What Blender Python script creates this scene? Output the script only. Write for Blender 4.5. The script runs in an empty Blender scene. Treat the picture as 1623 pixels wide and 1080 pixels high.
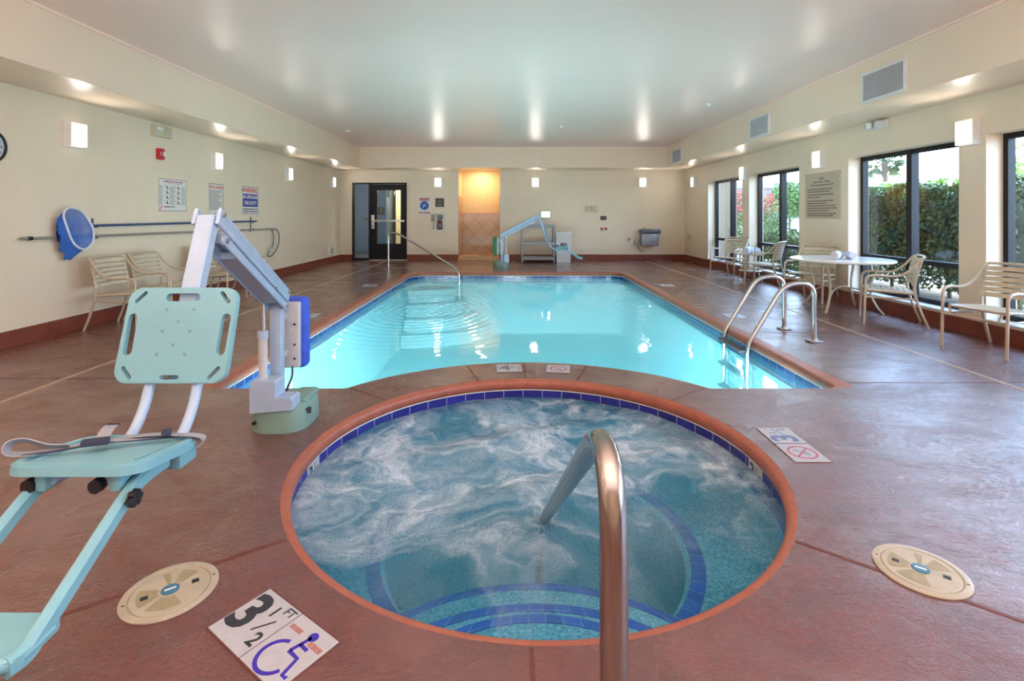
import bpy, bmesh, math, random
from mathutils import Vector, Matrix
from mathutils.geometry import tessellate_polygon

# ------------------------------------------------------------------ camera, sky, sun, area lights, exposure
SC = bpy.context.scene
COL = SC.collection
PI = math.pi
random.seed(7)

cam = bpy.data.cameras.new('camera')
cam.sensor_width = 36.0
cam.lens = 18.0
cam.shift_y = -0.1226
cam.clip_end = 400
CAM = bpy.data.objects.new('camera', cam)
COL.objects.link(CAM)
CAM.location = (0, 0, 1.3)
CAM.rotation_euler = (PI / 2, 0, 0)
SC.camera = CAM

W = bpy.data.worlds.new('world')
SC.world = W
W.use_nodes = True
nt = W.node_tree
nt.nodes.clear()
wo = nt.nodes.new('ShaderNodeOutputWorld')
bg = nt.nodes.new('ShaderNodeBackground')
tc = nt.nodes.new('ShaderNodeTexCoord')
sx = nt.nodes.new('ShaderNodeSeparateXYZ')
cr = nt.nodes.new('ShaderNodeValToRGB')
cr.color_ramp.elements[0].position = 0.0
cr.color_ramp.elements[0].color = (0.62, 0.78, 1.0, 1)
cr.color_ramp.elements[1].position = 0.6
cr.color_ramp.elements[1].color = (0.36, 0.58, 1.0, 1)
nt.links.new(tc.outputs['Generated'], sx.inputs[0])
nt.links.new(sx.outputs['Z'], cr.inputs[0])
nt.links.new(cr.outputs[0], bg.inputs[0])
bg.inputs[1].default_value = 12.0
nt.links.new(bg.outputs[0], wo.inputs[0])

sun = bpy.data.lights.new('sun', 'SUN')
sun.energy = 6.0
sun.angle = 0.01
sun.color = (1.0, 0.95, 0.86)
SUN = bpy.data.objects.new('sun', sun)
COL.objects.link(SUN)
SUN.location = (20, 20, 30)
SUN.rotation_euler = Vector((-0.36, -0.22, -1.0)).to_track_quat('-Z', 'Y').to_euler()


def area(name, loc, direction, sx_, sy_, watts, color=(1, 1, 1), portal=False):
    l = bpy.data.lights.new(name, 'AREA')
    l.shape = 'RECTANGLE'
    l.size, l.size_y = sx_, sy_
    l.energy = watts
    l.color = color
    o = bpy.data.objects.new(name, l)
    COL.objects.link(o)
    o.location = loc
    o.rotation_euler = Vector(direction).to_track_quat('-Z', 'Y').to_euler()
    if portal:
        l.cycles.is_portal = True
    return o


# added fill behind the camera: one panel aimed forward, one bounced off the ceiling
area('rear_fill_light', (0.0, -1.6, 3.05), (0, 0.9, -0.43), 7.0, 1.6, 40, (1.0, 0.985, 0.96))
area('ceiling_bounce_fill', (0.0, -0.9, 1.6), (0, 0.25, 1.0), 7.0, 1.6, 330, (1.0, 0.92, 0.88))
# added unseen lights under the near pool edge, brightening the basin and ceiling
for px_ in (-1.75, 1.95):
    area('pool_fill_light', (px_, 3.93, -0.75), (-0.12 * px_, 1, -0.12), 0.5, 0.3, 138, (1.0, 0.96, 0.98))
area('pool_fill_light', (0.118, 4.62, -0.75), (0, 1, -0.12), 0.5, 0.3, 138, (1.0, 0.96, 0.98))

SC.view_settings.view_transform = 'Standard'
SC.view_settings.look = 'None'
SC.view_settings.exposure = 0.34
SC.view_settings.gamma = 1.0
SC.view_settings.use_curve_mapping = False
SC.cycles.max_bounces = 8
SC.cycles.diffuse_bounces = 4
SC.cycles.glossy_bounces = 4
SC.cycles.transparent_max_bounces = 12
SC.cycles.caustics_reflective = False
SC.cycles.caustics_refractive = False
SC.cycles.sample_clamp_indirect = 6.0


# ------------------------------------------------------------------ colour and material helpers
def c8(r, g, b):
    def f(x):
        x /= 255.0
        return x / 12.92 if x <= 0.04045 else ((x + 0.055) / 1.055) ** 2.4
    return (f(r), f(g), f(b))


MATS = {}


def nodes_of(name):
    m = bpy.data.materials.new(name)
    m.use_nodes = True
    t = m.node_tree
    t.nodes.clear()
    out = t.nodes.new('ShaderNodeOutputMaterial')
    MATS[name] = m
    return m, t, out


def N(t, kind, **kw):
    n = t.nodes.new('ShaderNode' + kind)
    for k, v in kw.items():
        if k.startswith('i_'):
            key = k[2:]
            key = int(key) if key.isdigit() else key.replace('_', ' ')
            n.inputs[key].default_value = v
        else:
            setattr(n, k, v)
    return n


def L(t, a, b):
    t.links.new(a, b)


def math_node(t, op, a, b=None, clamp=False):
    n = t.nodes.new('ShaderNodeMath')
    n.operation = op
    n.use_clamp = clamp
    for i, x in enumerate((a, b)):
        if x is None:
            continue
        if isinstance(x, (int, float)):
            n.inputs[i].default_value = x
        else:
            t.links.new(x, n.inputs[i])
    return n.outputs[0]


def ramp(t, fac, stops):
    n = t.nodes.new('ShaderNodeValToRGB')
    e = n.color_ramp.elements
    while len(e) < len(stops):
        e.new(0.5)
    for k, (p, col) in enumerate(stops):
        e[k].position = p
        e[k].color = (*col, 1) if len(col) == 3 else col
    t.links.new(fac, n.inputs[0])
    return n.outputs[0]


def mixc(t, fac, a, b):
    n = t.nodes.new('ShaderNodeMix')
    n.data_type = 'RGBA'
    for key, x in ((0, fac), (6, a), (7, b)):
        if isinstance(x, (int, float)):
            n.inputs[key].default_value = x
        elif isinstance(x, tuple):
            n.inputs[key].default_value = (*x, 1) if len(x) == 3 else x
        else:
            t.links.new(x, n.inputs[key])
    return n.outputs[2]


def coords(t, scale=(1, 1, 1), rot=(0, 0, 0)):
    g = t.nodes.new('ShaderNodeNewGeometry')
    mp = t.nodes.new('ShaderNodeMapping')
    mp.inputs['Scale'].default_value = scale
    mp.inputs['Rotation'].default_value = rot
    t.links.new(g.outputs['Position'], mp.inputs[0])
    return mp.outputs[0]


def noise(t, vec, scale, detail=3, rough=0.55, dist=0.0):
    n = t.nodes.new('ShaderNodeTexNoise')
    n.inputs['Scale'].default_value = scale
    n.inputs['Detail'].default_value = detail
    n.inputs['Roughness'].default_value = rough
    n.inputs['Distortion'].default_value = dist
    t.links.new(vec, n.inputs['Vector'])
    return n.outputs[0]


def bump(t, h, strength, dist):
    b = t.nodes.new('ShaderNodeBump')
    b.inputs['Strength'].default_value = strength
    b.inputs['Distance'].default_value = dist
    t.links.new(h, b.inputs['Height'])
    return b.outputs[0]


def mat(name, rgb, rough=0.5, metal=0.0, var=0.06, scale=9.0, bmp=0.0, bscale=60.0, spec=0.5, coat=0.0):
    m, t, out = nodes_of(name)
    p = N(t, 'BsdfPrincipled')
    p.inputs['Roughness'].default_value = rough
    p.inputs['Metallic'].default_value = metal
    p.inputs['Specular IOR Level'].default_value = spec
    p.inputs['Coat Weight'].default_value = coat
    v = coords(t)
    f = noise(t, v, scale)
    lo = tuple(max(0, x * (1 - var)) for x in rgb)
    hi = tuple(min(1, x * (1 + var)) for x in rgb)
    L(t, ramp(t, f, [(0.3, lo), (0.7, hi)]), p.inputs['Base Color'])
    if bmp:
        L(t, bump(t, noise(t, v, bscale), bmp, 0.01), p.inputs['Normal'])
    L(t, p.outputs[0], out.inputs[0])
    return m


def emis(name, rgb, strength):
    m, t, out = nodes_of(name)
    e = N(t, 'Emission')
    e.inputs[0].default_value = (*rgb, 1)
    e.inputs[1].default_value = strength
    L(t, e.outputs[0], out.inputs[0])
    return m


# plain materials
mat('wall_paint', c8(238, 224, 200), 0.45, var=0.02, scale=2, bmp=0.12, bscale=90, spec=0.35)
mat('soffit_paint', c8(238, 218, 194), 0.3, var=0.02, scale=2, bmp=0.03, bscale=60)
mat('ceiling_paint', c8(252, 224, 210), 0.33, var=0.015, scale=1.5, bmp=0.02, bscale=30)
mat('baseboard_tile', c8(126, 62, 46), 0.3, var=0.15, scale=5)
mat('coping', c8(156, 88, 68), 0.38, var=0.12, scale=14, bmp=0.15, bscale=70)
mat('white_caulk', c8(222, 222, 214), 0.5)
mat('joint_dark', c8(96, 52, 44), 0.5, var=0.2, scale=20)
mat('drain_strip', c8(196, 168, 140), 0.4, var=0.2, scale=60)
mat('black_frame', c8(16, 16, 22), 0.4, spec=0.3)
mat('black_plastic', c8(20, 20, 24), 0.4)
mat('white_plastic', c8(236, 236, 232), 0.4)
mat('lamp_white', c8(235, 235, 232), 0.4)
mat('cream_plastic', c8(206, 200, 172), 0.45)
mat('chair_frame', c8(196, 182, 158), 0.35, metal=0.0, coat=0.3)
mat('chair_strap', c8(206, 194, 170), 0.45)
mat('table_top', c8(226, 222, 214), 0.25, coat=0.3)
mat('lift_white', c8(164, 188, 214), 0.3, coat=0.2)
mat('lift_green', c8(120, 176, 190), 0.35, var=0.03)
mat('lift_base_green', c8(118, 152, 142), 0.4, var=0.05)
mat('belt_grey', c8(146, 152, 162), 0.7, bmp=0.2, bscale=400)
mat('belt_navy', c8(44, 48, 70), 0.7)
mat('cover_blue', c8(50, 86, 205), 0.6, var=0.15, scale=20, bmp=0.3, bscale=30)
mat('cover_green', c8(28, 122, 78), 0.6, var=0.1)
mat('bracket_grey', c8(190, 194, 196), 0.45)
mat('steel', (0.56, 0.55, 0.53), 0.24, metal=1.0, var=0.05, scale=20)
mat('steel_bronze', (0.36, 0.33, 0.31), 0.22, metal=1.0, var=0.06, scale=14)
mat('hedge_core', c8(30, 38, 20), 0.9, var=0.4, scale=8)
mat('steel_dull', (0.42, 0.41, 0.40), 0.38, metal=1.0, var=0.08, scale=20)
mat('aluminium', (0.62, 0.62, 0.60), 0.42, metal=1.0)
mat('pole_blue', c8(34, 74, 128), 0.35)
mat('pole_grey', c8(158, 156, 148), 0.35, metal=0.4)
mat('hose_dark', c8(70, 74, 80), 0.5)
mat('red_alarm', c8(196, 32, 40), 0.35)
mat('red_button', c8(190, 40, 60), 0.35)
mat('sign_white', c8(232, 232, 226), 0.4, var=0.01)
mat('sign_tan', c8(196, 184, 164), 0.5, var=0.02)
mat('sign_dark', c8(62, 60, 54), 0.4)
mat('ink_dark', c8(40, 44, 54), 0.5)
mat('ink_grey', c8(120, 122, 126), 0.6)
mat('ink_brown', c8(92, 80, 68), 0.6)
mat('ink_red', c8(206, 46, 40), 0.5)
mat('ink_crimson', c8(176, 38, 66), 0.5)
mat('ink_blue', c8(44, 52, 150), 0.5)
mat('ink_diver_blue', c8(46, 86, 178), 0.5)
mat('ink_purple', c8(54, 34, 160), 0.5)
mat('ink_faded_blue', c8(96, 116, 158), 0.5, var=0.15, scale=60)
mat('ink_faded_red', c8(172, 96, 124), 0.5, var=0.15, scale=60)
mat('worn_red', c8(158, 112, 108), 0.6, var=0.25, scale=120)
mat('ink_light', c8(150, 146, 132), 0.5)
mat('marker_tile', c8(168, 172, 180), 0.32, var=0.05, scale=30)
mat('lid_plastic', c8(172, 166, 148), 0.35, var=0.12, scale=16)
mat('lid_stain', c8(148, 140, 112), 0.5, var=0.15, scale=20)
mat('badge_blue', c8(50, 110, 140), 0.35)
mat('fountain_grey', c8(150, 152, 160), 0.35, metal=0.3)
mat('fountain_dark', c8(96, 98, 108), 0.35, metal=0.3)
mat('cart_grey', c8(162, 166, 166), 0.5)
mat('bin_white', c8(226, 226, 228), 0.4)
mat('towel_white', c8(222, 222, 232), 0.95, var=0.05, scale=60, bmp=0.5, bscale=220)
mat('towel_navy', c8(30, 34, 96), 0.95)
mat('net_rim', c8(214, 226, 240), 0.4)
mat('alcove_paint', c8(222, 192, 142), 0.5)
mat('curb_tile', c8(206, 168, 122), 0.35, var=0.1)
mat('floor_mat', c8(30, 28, 26), 0.9)
mat('corridor_wall', c8(98, 104, 108), 0.6)
mat('corridor_cream', c8(236, 214, 172), 0.5)
mat('corridor_floor', c8(70, 66, 62), 0.5)
mat('vent_white', c8(226, 226, 224), 0.45)
mat('vent_slat', c8(168, 168, 172), 0.5)
mat('vent_dark', c8(70, 70, 74), 0.7)
mat('clock_face', c8(206, 212, 220), 0.3)
mat('green_device', c8(168, 196, 176), 0.5)
mat('extinguisher_red', c8(150, 24, 30), 0.3)
mat('extinguisher_grey', c8(150, 150, 160), 0.5)
mat('sill_white', c8(222, 222, 228), 0.35)
# outside
mat('stucco', c8(132, 118, 100), 0.85, bmp=0.2, bscale=60)
mat('pavement', c8(206, 200, 190), 0.9, var=0.1, scale=1.2)
mat('soil', c8(142, 124, 104), 0.95, var=0.25, scale=3)
mat('road', c8(190, 188, 184), 0.9, var=0.06, scale=0.6)
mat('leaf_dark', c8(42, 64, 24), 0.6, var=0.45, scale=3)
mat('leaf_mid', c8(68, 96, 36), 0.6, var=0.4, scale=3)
mat('leaf_bright', c8(122, 156, 54), 0.6, var=0.3, scale=2)
mat('leaf_dusty', c8(128, 124, 86), 0.7, var=0.35, scale=5)
mat('petal_red', c8(180, 44, 52), 0.6, var=0.3, scale=9)
mat('bark', c8(92, 76, 60), 0.9, var=0.2, scale=9)
mat('palm_leaf', c8(70, 84, 44), 0.6, var=0.25, scale=2)
mat('far_wall_white', c8(150, 146, 142), 0.8)
mat('far_wall_pink', c8(150, 112, 98), 0.8)
mat('far_roof', c8(150, 166, 186), 0.6)
mat('far_glass', c8(70, 86, 110), 0.2)
mat('car_white', c8(180, 184, 192), 0.25, coat=0.6)
mat('car_glass', c8(60, 76, 96), 0.1)
mat('rubber', c8(26, 26, 28), 0.7)


def lamp_material():
    # frosted lamp cover: two tubes glow behind it
    m, t, out = nodes_of('lamp_diffuser')
    e = N(t, 'Emission')
    e.inputs[0].default_value = (1.0, 0.93, 0.82, 1)
    tc_ = N(t, 'TexCoord')
    s = N(t, 'SeparateXYZ')
    L(t, tc_.outputs['Object'], s.inputs[0])
    ax = math_node(t, 'ABSOLUTE', s.outputs['X'])
    dx = math_node(t, 'DIVIDE', math_node(t, 'SUBTRACT', ax, 0.035), 0.034)
    dz = math_node(t, 'DIVIDE', s.outputs['Z'], 0.105)
    r2 = math_node(t, 'ADD', math_node(t, 'MULTIPLY', dx, dx), math_node(t, 'MULTIPLY', dz, dz))
    k = math_node(t, 'SUBTRACT', 1.25, r2, clamp=True)
    st = math_node(t, 'ADD', math_node(t, 'MULTIPLY', k, 75.0), 0.9)
    L(t, st, e.inputs[1])
    L(t, e.outputs[0], out.inputs[0])


lamp_material()
emis('corridor_glow', (1.0, 0.84, 0.6), 3.0)
emis('emergency_glow', (1.0, 0.98, 0.94), 5.0)


def floor_material():
    m, t, out = nodes_of('wet_stained_concrete')
    p = N(t, 'BsdfPrincipled')
    v = coords(t)
    big = noise(t, v, 0.55, 4, 0.6, 0.6)
    mid = noise(t, v, 3.2, 5, 0.65, 1.2)
    fine = noise(t, coords(t, (1, 1.9, 1), (0, 0, 0.5)), 24, 4, 0.65, 2.2)
    g = N(t, 'NewGeometry')
    s = N(t, 'SeparateXYZ')
    L(t, g.outputs['Position'], s.inputs[0])
    c1 = ramp(t, mid, [(0.25, c8(82, 40, 38)), (0.5, c8(101, 49, 46)), (0.75, c8(116, 58, 54))])
    c2 = ramp(t, mid, [(0.25, c8(100, 50, 28)), (0.5, c8(120, 62, 36)), (0.75, c8(134, 74, 46))])
    # the stain turns browner on the left side of the hall
    side = math_node(t, 'ADD', math_node(t, 'MULTIPLY', s.outputs['X'], -0.32),
                     math_node(t, 'MULTIPLY', math_node(t, 'SUBTRACT', big, 0.5), 2.4), clamp=False)
    side = math_node(t, 'ADD', side, -0.12, clamp=True)
    col = mixc(t, side, c1, c2)
    dk = ramp(t, fine, [(0.32, (0.62, 0.6, 0.6)), (0.5, (1, 1, 1))])
    mul = N(t, 'Mix', data_type='RGBA', blend_type='MULTIPLY')
    mul.inputs[0].default_value = 0.45
    L(t, col, mul.inputs[6])
    L(t, dk, mul.inputs[7])
    L(t, mul.outputs[2], p.inputs['Base Color'])
    wet = ramp(t, noise(t, v, 0.9, 4, 0.6, 0.8), [(0.38, (0.14,) * 3), (0.60, (0.34,) * 3)])
    L(t, wet, p.inputs['Roughness'])
    p.inputs['Specular IOR Level'].default_value = 0.9
    h = math_node(t, 'ADD', math_node(t, 'MULTIPLY', fine, 0.6),
                  math_node(t, 'MULTIPLY', noise(t, v, 75, 4, 0.7), 0.5))
    h = math_node(t, 'ADD', h, math_node(t, 'MULTIPLY', mid, 0.8))
    L(t, bump(t, h, 0.55, 0.014), p.inputs['Normal'])
    film = ramp(t, noise(t, coords(t, (1, 1.5, 1)), 1.3, 6, 0.68, 1.0), [(0.36, (1.0,) * 3), (0.64, (0.35,) * 3)])
    L(t, film, p.inputs['Coat Weight'])
    p.inputs['Coat Roughness'].default_value = 0.09
    p.inputs['Coat IOR'].default_value = 1.6
    L(t, bump(t, h, 0.27, 0.010), p.inputs['Coat Normal'])
    L(t, p.outputs[0], out.inputs[0])


floor_material()


def tile_material(name, rgb, grout, w, hgt, rot=(0, 0, 0), rough=0.15, var=0.25, gap=0.02, plane='XZ'):
    m, t, out = nodes_of(name)
    p = N(t, 'BsdfPrincipled')
    p.inputs['Roughness'].default_value = rough
    tc_ = N(t, 'TexCoord')
    mp = N(t, 'Mapping')
    L(t, tc_.outputs['UV'], mp.inputs[0])
    mp.inputs['Rotation'].default_value = rot
    b = N(t, 'TexBrick')
    b.offset = 0.0
    b.inputs['Scale'].default_value = 1.0
    b.inputs['Brick Width'].default_value = w
    b.inputs['Row Height'].default_value = hgt
    b.inputs['Mortar Size'].default_value = gap
    b.inputs['Mortar Smooth'].default_value = 0.1
    b.inputs['Bias'].default_value = 0.0
    b.inputs['Color1'].default_value = (*[x * (1 - var) for x in rgb], 1)
    b.inputs['Color2'].default_value = (*[min(1, x * (1 + var)) for x in rgb], 1)
    b.inputs['Mortar'].default_value = (*grout, 1)
    L(t, mp.outputs[0], b.inputs['Vector'])
    L(t, b.outputs['Color'], p.inputs['Base Color'])
    L(t, p.outputs[0], out.inputs[0])


tile_material('waterline_tile', c8(40, 42, 134), c8(140, 150, 180), 0.15, 0.4, gap=0.003)
tile_material('pool_tile', c8(36, 60, 124), c8(150, 170, 190), 0.15, 0.4, gap=0.003)
tile_material('bench_tile', c8(58, 88, 186), c8(110, 135, 180), 0.1, 0.4, gap=0.004)
tile_material('alcove_tile', c8(184, 162, 136), c8(150, 116, 88), 0.33, 0.33, rot=(0, 0, PI / 4), gap=0.008, var=0.08)
tile_material('jamb_tile', c8(200, 146, 106), c8(160, 120, 90), 0.1, 0.1, gap=0.008, var=0.12)


def plaster(name, lo, hi, scale):
    m, t, out = nodes_of(name)
    p = N(t, 'BsdfPrincipled')
    p.inputs['Roughness'].default_value = 0.8
    v = coords(t)
    f = math_node(t, 'ADD', math_node(t, 'MULTIPLY', noise(t, v, scale, 3, 0.8), 0.7), math_node(t, 'MULTIPLY', noise(t, v, 2.5, 2), 0.3))
    L(t, ramp(t, f, [(0.38, lo), (0.62, hi)]), p.inputs['Base Color'])
    L(t, p.outputs[0], out.inputs[0])


plaster('pool_plaster', c8(168, 226, 232), c8(184, 238, 244), 6)
plaster('spa_plaster', c8(84, 140, 156), c8(206, 234, 240), 70)


def schlick(t, f0, normal=None):
    g = N(t, 'NewGeometry')
    d = N(t, 'VectorMath', operation='DOT_PRODUCT')
    L(t, g.outputs['Incoming'], d.inputs[0])
    L(t, normal if normal is not None else g.outputs['Normal'], d.inputs[1])
    c = math_node(t, 'SUBTRACT', 1.0, math_node(t, 'ABSOLUTE', d.outputs['Value']), clamp=True)
    return math_node(t, 'ADD', math_node(t, 'MULTIPLY', math_node(t, 'POWER', c, 5.0), 1 - f0), f0, clamp=True)


def pool_water():
    m, t, out = nodes_of('pool_water')
    v = coords(t)
    g = N(t, 'NewGeometry')

    def patch(x, y, rx, ry):
        s = N(t, 'VectorMath', operation='SUBTRACT')
        L(t, g.outputs['Position'], s.inputs[0])
        s.inputs[1].default_value = (x, y, -0.14)
        q = N(t, 'VectorMath', operation='MULTIPLY')
        L(t, s.outputs[0], q.inputs[0])
        q.inputs[1].default_value = (1 / rx, 1 / ry, 0)
        l = N(t, 'VectorMath', operation='LENGTH')
        L(t, q.outputs[0], l.inputs[0])
        return math_node(t, 'SUBTRACT', 1.0, l.outputs['Value'], clamp=True), l.outputs['Value']
    a, da = patch(-1.35, 7.7, 1.25, 1.7)
    b, db = patch(2.0, 8.2, 1.3, 1.8)
    c, dc = patch(1.5, 5.8, 0.6, 0.6)
    rip = noise(t, v, 11, 2, 0.5, 0.8)
    mask = math_node(t, 'ADD', math_node(t, 'ADD', a, math_node(t, 'MULTIPLY', b, 0.5)), math_node(t, 'MULTIPLY', c, 0.25))
    ring = math_node(t, 'MULTIPLY', math_node(t, 'SINE', math_node(t, 'MULTIPLY', da, 62.0)),
                     math_node(t, 'MULTIPLY', math_node(t, 'SUBTRACT', 1.6, da, clamp=True), 0.22))
    h = math_node(t, 'ADD', math_node(t, 'MULTIPLY', rip, math_node(t, 'MULTIPLY', mask, 2.0)), ring)
    h = math_node(t, 'ADD', h, math_node(t, 'MULTIPLY', noise(t, coords(t, (1, 0.6, 1)), 2.2, 2, 0.5, 0.4), 0.55))
    n = bump(t, h, 0.35, 0.03)
    tr = N(t, 'BsdfTransparent')
    tr.inputs[0].default_value = (0.74, 0.95, 0.97, 1)
    gl = N(t, 'BsdfGlossy')
    gl.inputs['Roughness'].default_value = 0.02
    L(t, n, gl.inputs['Normal'])
    df = N(t, 'BsdfDiffuse')
    df.inputs[0].default_value = (*c8(110, 232, 250), 1)
    body = N(t, 'MixShader')
    body.inputs[0].default_value = 0.55
    L(t, tr.outputs[0], body.inputs[1])
    L(t, df.outputs[0], body.inputs[2])
    fr = schlick(t, 0.02, n)
    mx = N(t, 'MixShader')
    L(t, math_node(t, 'MULTIPLY', fr, 0.9), mx.inputs[0])
    L(t, body.outputs[0], mx.inputs[1])
    L(t, gl.outputs[0], mx.inputs[2])
    L(t, mx.outputs[0], out.inputs[0])


pool_water()


def spa_water():
    m, t, out = nodes_of('spa_water')
    v = coords(t)
    # currents carry the foam in curling bands
    w1 = N(t, 'TexNoise')
    w1.inputs['Scale'].default_value = 1.7
    w1.inputs['Detail'].default_value = 3
    L(t, v, w1.inputs['Vector'])
    off = N(t, 'VectorMath', operation='SCALE')
    L(t, w1.outputs['Color'], off.inputs[0])
    off.inputs['Scale'].default_value = 1.15
    vv = N(t, 'VectorMath', operation='ADD')
    L(t, v, vv.inputs[0])
    L(t, off.outputs[0], vv.inputs[1])
    bands = noise(t, vv.outputs[0], 1.1, 5, 0.55, 0.6)
    ridge = math_node(t, 'ABSOLUTE', math_node(t, 'SUBTRACT', bands, 0.5))
    veins = ramp(t, ridge, [(0.0, (1, 1, 1)), (0.03, (0.5,) * 3), (0.075, (0, 0, 0))])
    g = N(t, 'NewGeometry')
    s = N(t, 'SeparateXYZ')
    L(t, g.outputs['Position'], s.inputs[0])
    # jets sit at the far and left side: more foam there, clear water over the near steps
    field = math_node(t, 'ADD', math_node(t, 'MULTIPLY', math_node(t, 'SUBTRACT', s.outputs['Y'], 2.2), 0.85),
                      math_node(t, 'MULTIPLY', math_node(t, 'SUBTRACT', 0.1, s.outputs['X']), 0.28))
    field = math_node(t, 'ADD', field, 0.36, clamp=True)
    cloud = noise(t, vv.outputs[0], 1.35, 6, 0.68, 0.3)
    haze = math_node(t, 'MULTIPLY', ramp(t, cloud, [(0.43, (0, 0, 0)), (0.66, (1, 1, 1))]), field, clamp=True)
    bub = ramp(t, noise(t, v, 120, 3, 0.75), [(0.42, (0.0,) * 3), (0.6, (1, 1, 1))])
    big = ramp(t, noise(t, vv.outputs[0], 6.5, 5, 0.7), [(0.36, (0.0,) * 3), (0.62, (1, 1, 1))])
    foam = math_node(t, 'MULTIPLY', veins, math_node(t, 'ADD', field, 0.12, clamp=True))
    foam = math_node(t, 'ADD', math_node(t, 'MULTIPLY', foam, 0.7), math_node(t, 'MULTIPLY', haze, 0.75), clamp=True)
    foam = math_node(t, 'MULTIPLY', foam, math_node(t, 'ADD', math_node(t, 'MULTIPLY', bub, 0.4), math_node(t, 'ADD', math_node(t, 'MULTIPLY', big, 0.5), 0.15)), clamp=True)
    h = math_node(t, 'ADD', math_node(t, 'MULTIPLY', noise(t, vv.outputs[0], 5, 4, 0.6), 0.8),
                  math_node(t, 'MULTIPLY', noise(t, v, 42, 3, 0.6), 0.28))
    n = bump(t, h, 0.5, 0.035)
    tr = N(t, 'BsdfTransparent')
    tr.inputs[0].default_value = (0.48, 0.84, 0.97, 1)
    df = N(t, 'BsdfDiffuse')
    df.inputs[0].default_value = (*c8(62, 136, 168), 1)
    fo = N(t, 'BsdfDiffuse')
    fo.inputs[0].default_value = (*c8(200, 216, 230), 1)
    murk = N(t, 'MixShader')
    L(t, math_node(t, 'ADD', math_node(t, 'MULTIPLY', field, 0.55), 0.10), murk.inputs[0])
    L(t, tr.outputs[0], murk.inputs[1])
    L(t, df.outputs[0], murk.inputs[2])
    fm = N(t, 'MixShader')
    L(t, foam, fm.inputs[0])
    L(t, murk.outputs[0], fm.inputs[1])
    L(t, fo.outputs[0], fm.inputs[2])
    gl = N(t, 'BsdfGlossy')
    gl.inputs['Roughness'].default_value = 0.04
    L(t, n, gl.inputs['Normal'])
    fr = schlick(t, 0.02, n)
    mx = N(t, 'MixShader')
    L(t, math_node(t, 'MULTIPLY', fr, 0.8), mx.inputs[0])
    L(t, fm.outputs[0], mx.inputs[1])
    L(t, gl.outputs[0], mx.inputs[2])
    L(t, mx.outputs[0], out.inputs[0])


spa_water()


def glass_material(name, tint=(0.93, 0.96, 0.95), refl=1.0):
    m, t, out = nodes_of(name)
    tr = N(t, 'BsdfTransparent')
    tr.inputs[0].default_value = (*tint, 1)
    gl = N(t, 'BsdfGlossy')
    gl.inputs['Roughness'].default_value = 0.01
    fr = schlick(t, 0.04)
    mx = N(t, 'MixShader')
    L(t, math_node(t, 'MULTIPLY', fr, refl), mx.inputs[0])
    L(t, tr.outputs[0], mx.inputs[1])
    L(t, gl.outputs[0], mx.inputs[2])
    L(t, mx.outputs[0], out.inputs[0])


glass_material('window_glass')
glass_material('door_glass', (0.8, 0.86, 0.88), 0.6)


def net_material():
    m, t, out = nodes_of('net_mesh')
    d = N(t, 'BsdfPrincipled')
    d.inputs['Base Color'].default_value = (*c8(48, 108, 200), 1)
    d.inputs['Roughness'].default_value = 0.7
    tr = N(t, 'BsdfTransparent')
    mx = N(t, 'MixShader')
    f = noise(t, coords(t), 5, 3)
    L(t, ramp(t, f, [(0.3, (0.62,) * 3), (0.7, (0.86,) * 3)]), mx.inputs[0])
    L(t, tr.outputs[0], mx.inputs[1])
    L(t, d.outputs[0], mx.inputs[2])
    L(t, mx.outputs[0], out.inputs[0])


net_material()


# ------------------------------------------------------------------ mesh helpers
def fillet(pts, r, n=6, closed=False):
    """round the inner corners of a polyline"""
    P = [Vector(p) for p in pts]
    out = []
    K = len(P)
    for i, p in enumerate(P):
        if not closed and i in (0, K - 1):
            out.append(p)
            continue
        a, b = P[i - 1], P[(i + 1) % K]
        da, db = (a - p), (b - p)
        rr = min(r if not isinstance(r, (list, tuple)) else r[i], da.length * 0.49, db.length * 0.49)
        if rr < 1e-5:
            out.append(p)
            continue
        s, e = p + da.normalized() * rr, p + db.normalized() * rr
        for k in range(n + 1):
            u = k / n
            out.append(s * (1 - u) ** 2 + p * 2 * u * (1 - u) + e * u * u)
    return out


def smooth_path(pts, n=8):
    """Catmull-Rom through the points"""
    P = [Vector(p) for p in pts]
    P = [P[0] * 2 - P[1]] + P + [P[-1] * 2 - P[-2]]
    out = []
    for i in range(1, len(P) - 2):
        p0, p1, p2, p3 = P[i - 1:i + 3]
        for k in range(n):
            u = k / n
            out.append(0.5 * ((2 * p1) + (p2 - p0) * u + (2 * p0 - 5 * p1 + 4 * p2 - p3) * u * u + (3 * p1 - p0 - 3 * p2 + p3) * u ** 3))
    out.append(P[-2])
    return out


def rrect(w, h, r, n=5, cx=0, cy=0):
    pts = []
    for (sx_, sy_, a0) in ((1, 1, 0), (-1, 1, PI / 2), (-1, -1, PI), (1, -1, 3 * PI / 2)):
        for k in range(n + 1):
            a = a0 + k / n * PI / 2
            pts.append((cx + sx_ * (w / 2 - r) + r * math.cos(a), cy + sy_ * (h / 2 - r) + r * math.sin(a)))
    return pts


def circ(r, n=32, cx=0, cy=0, a0=0, a1=2 * PI):
    return [(cx + r * math.cos(a0 + (a1 - a0) * k / n), cy + r * math.sin(a0 + (a1 - a0) * k / n)) for k in range(n)]


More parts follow.
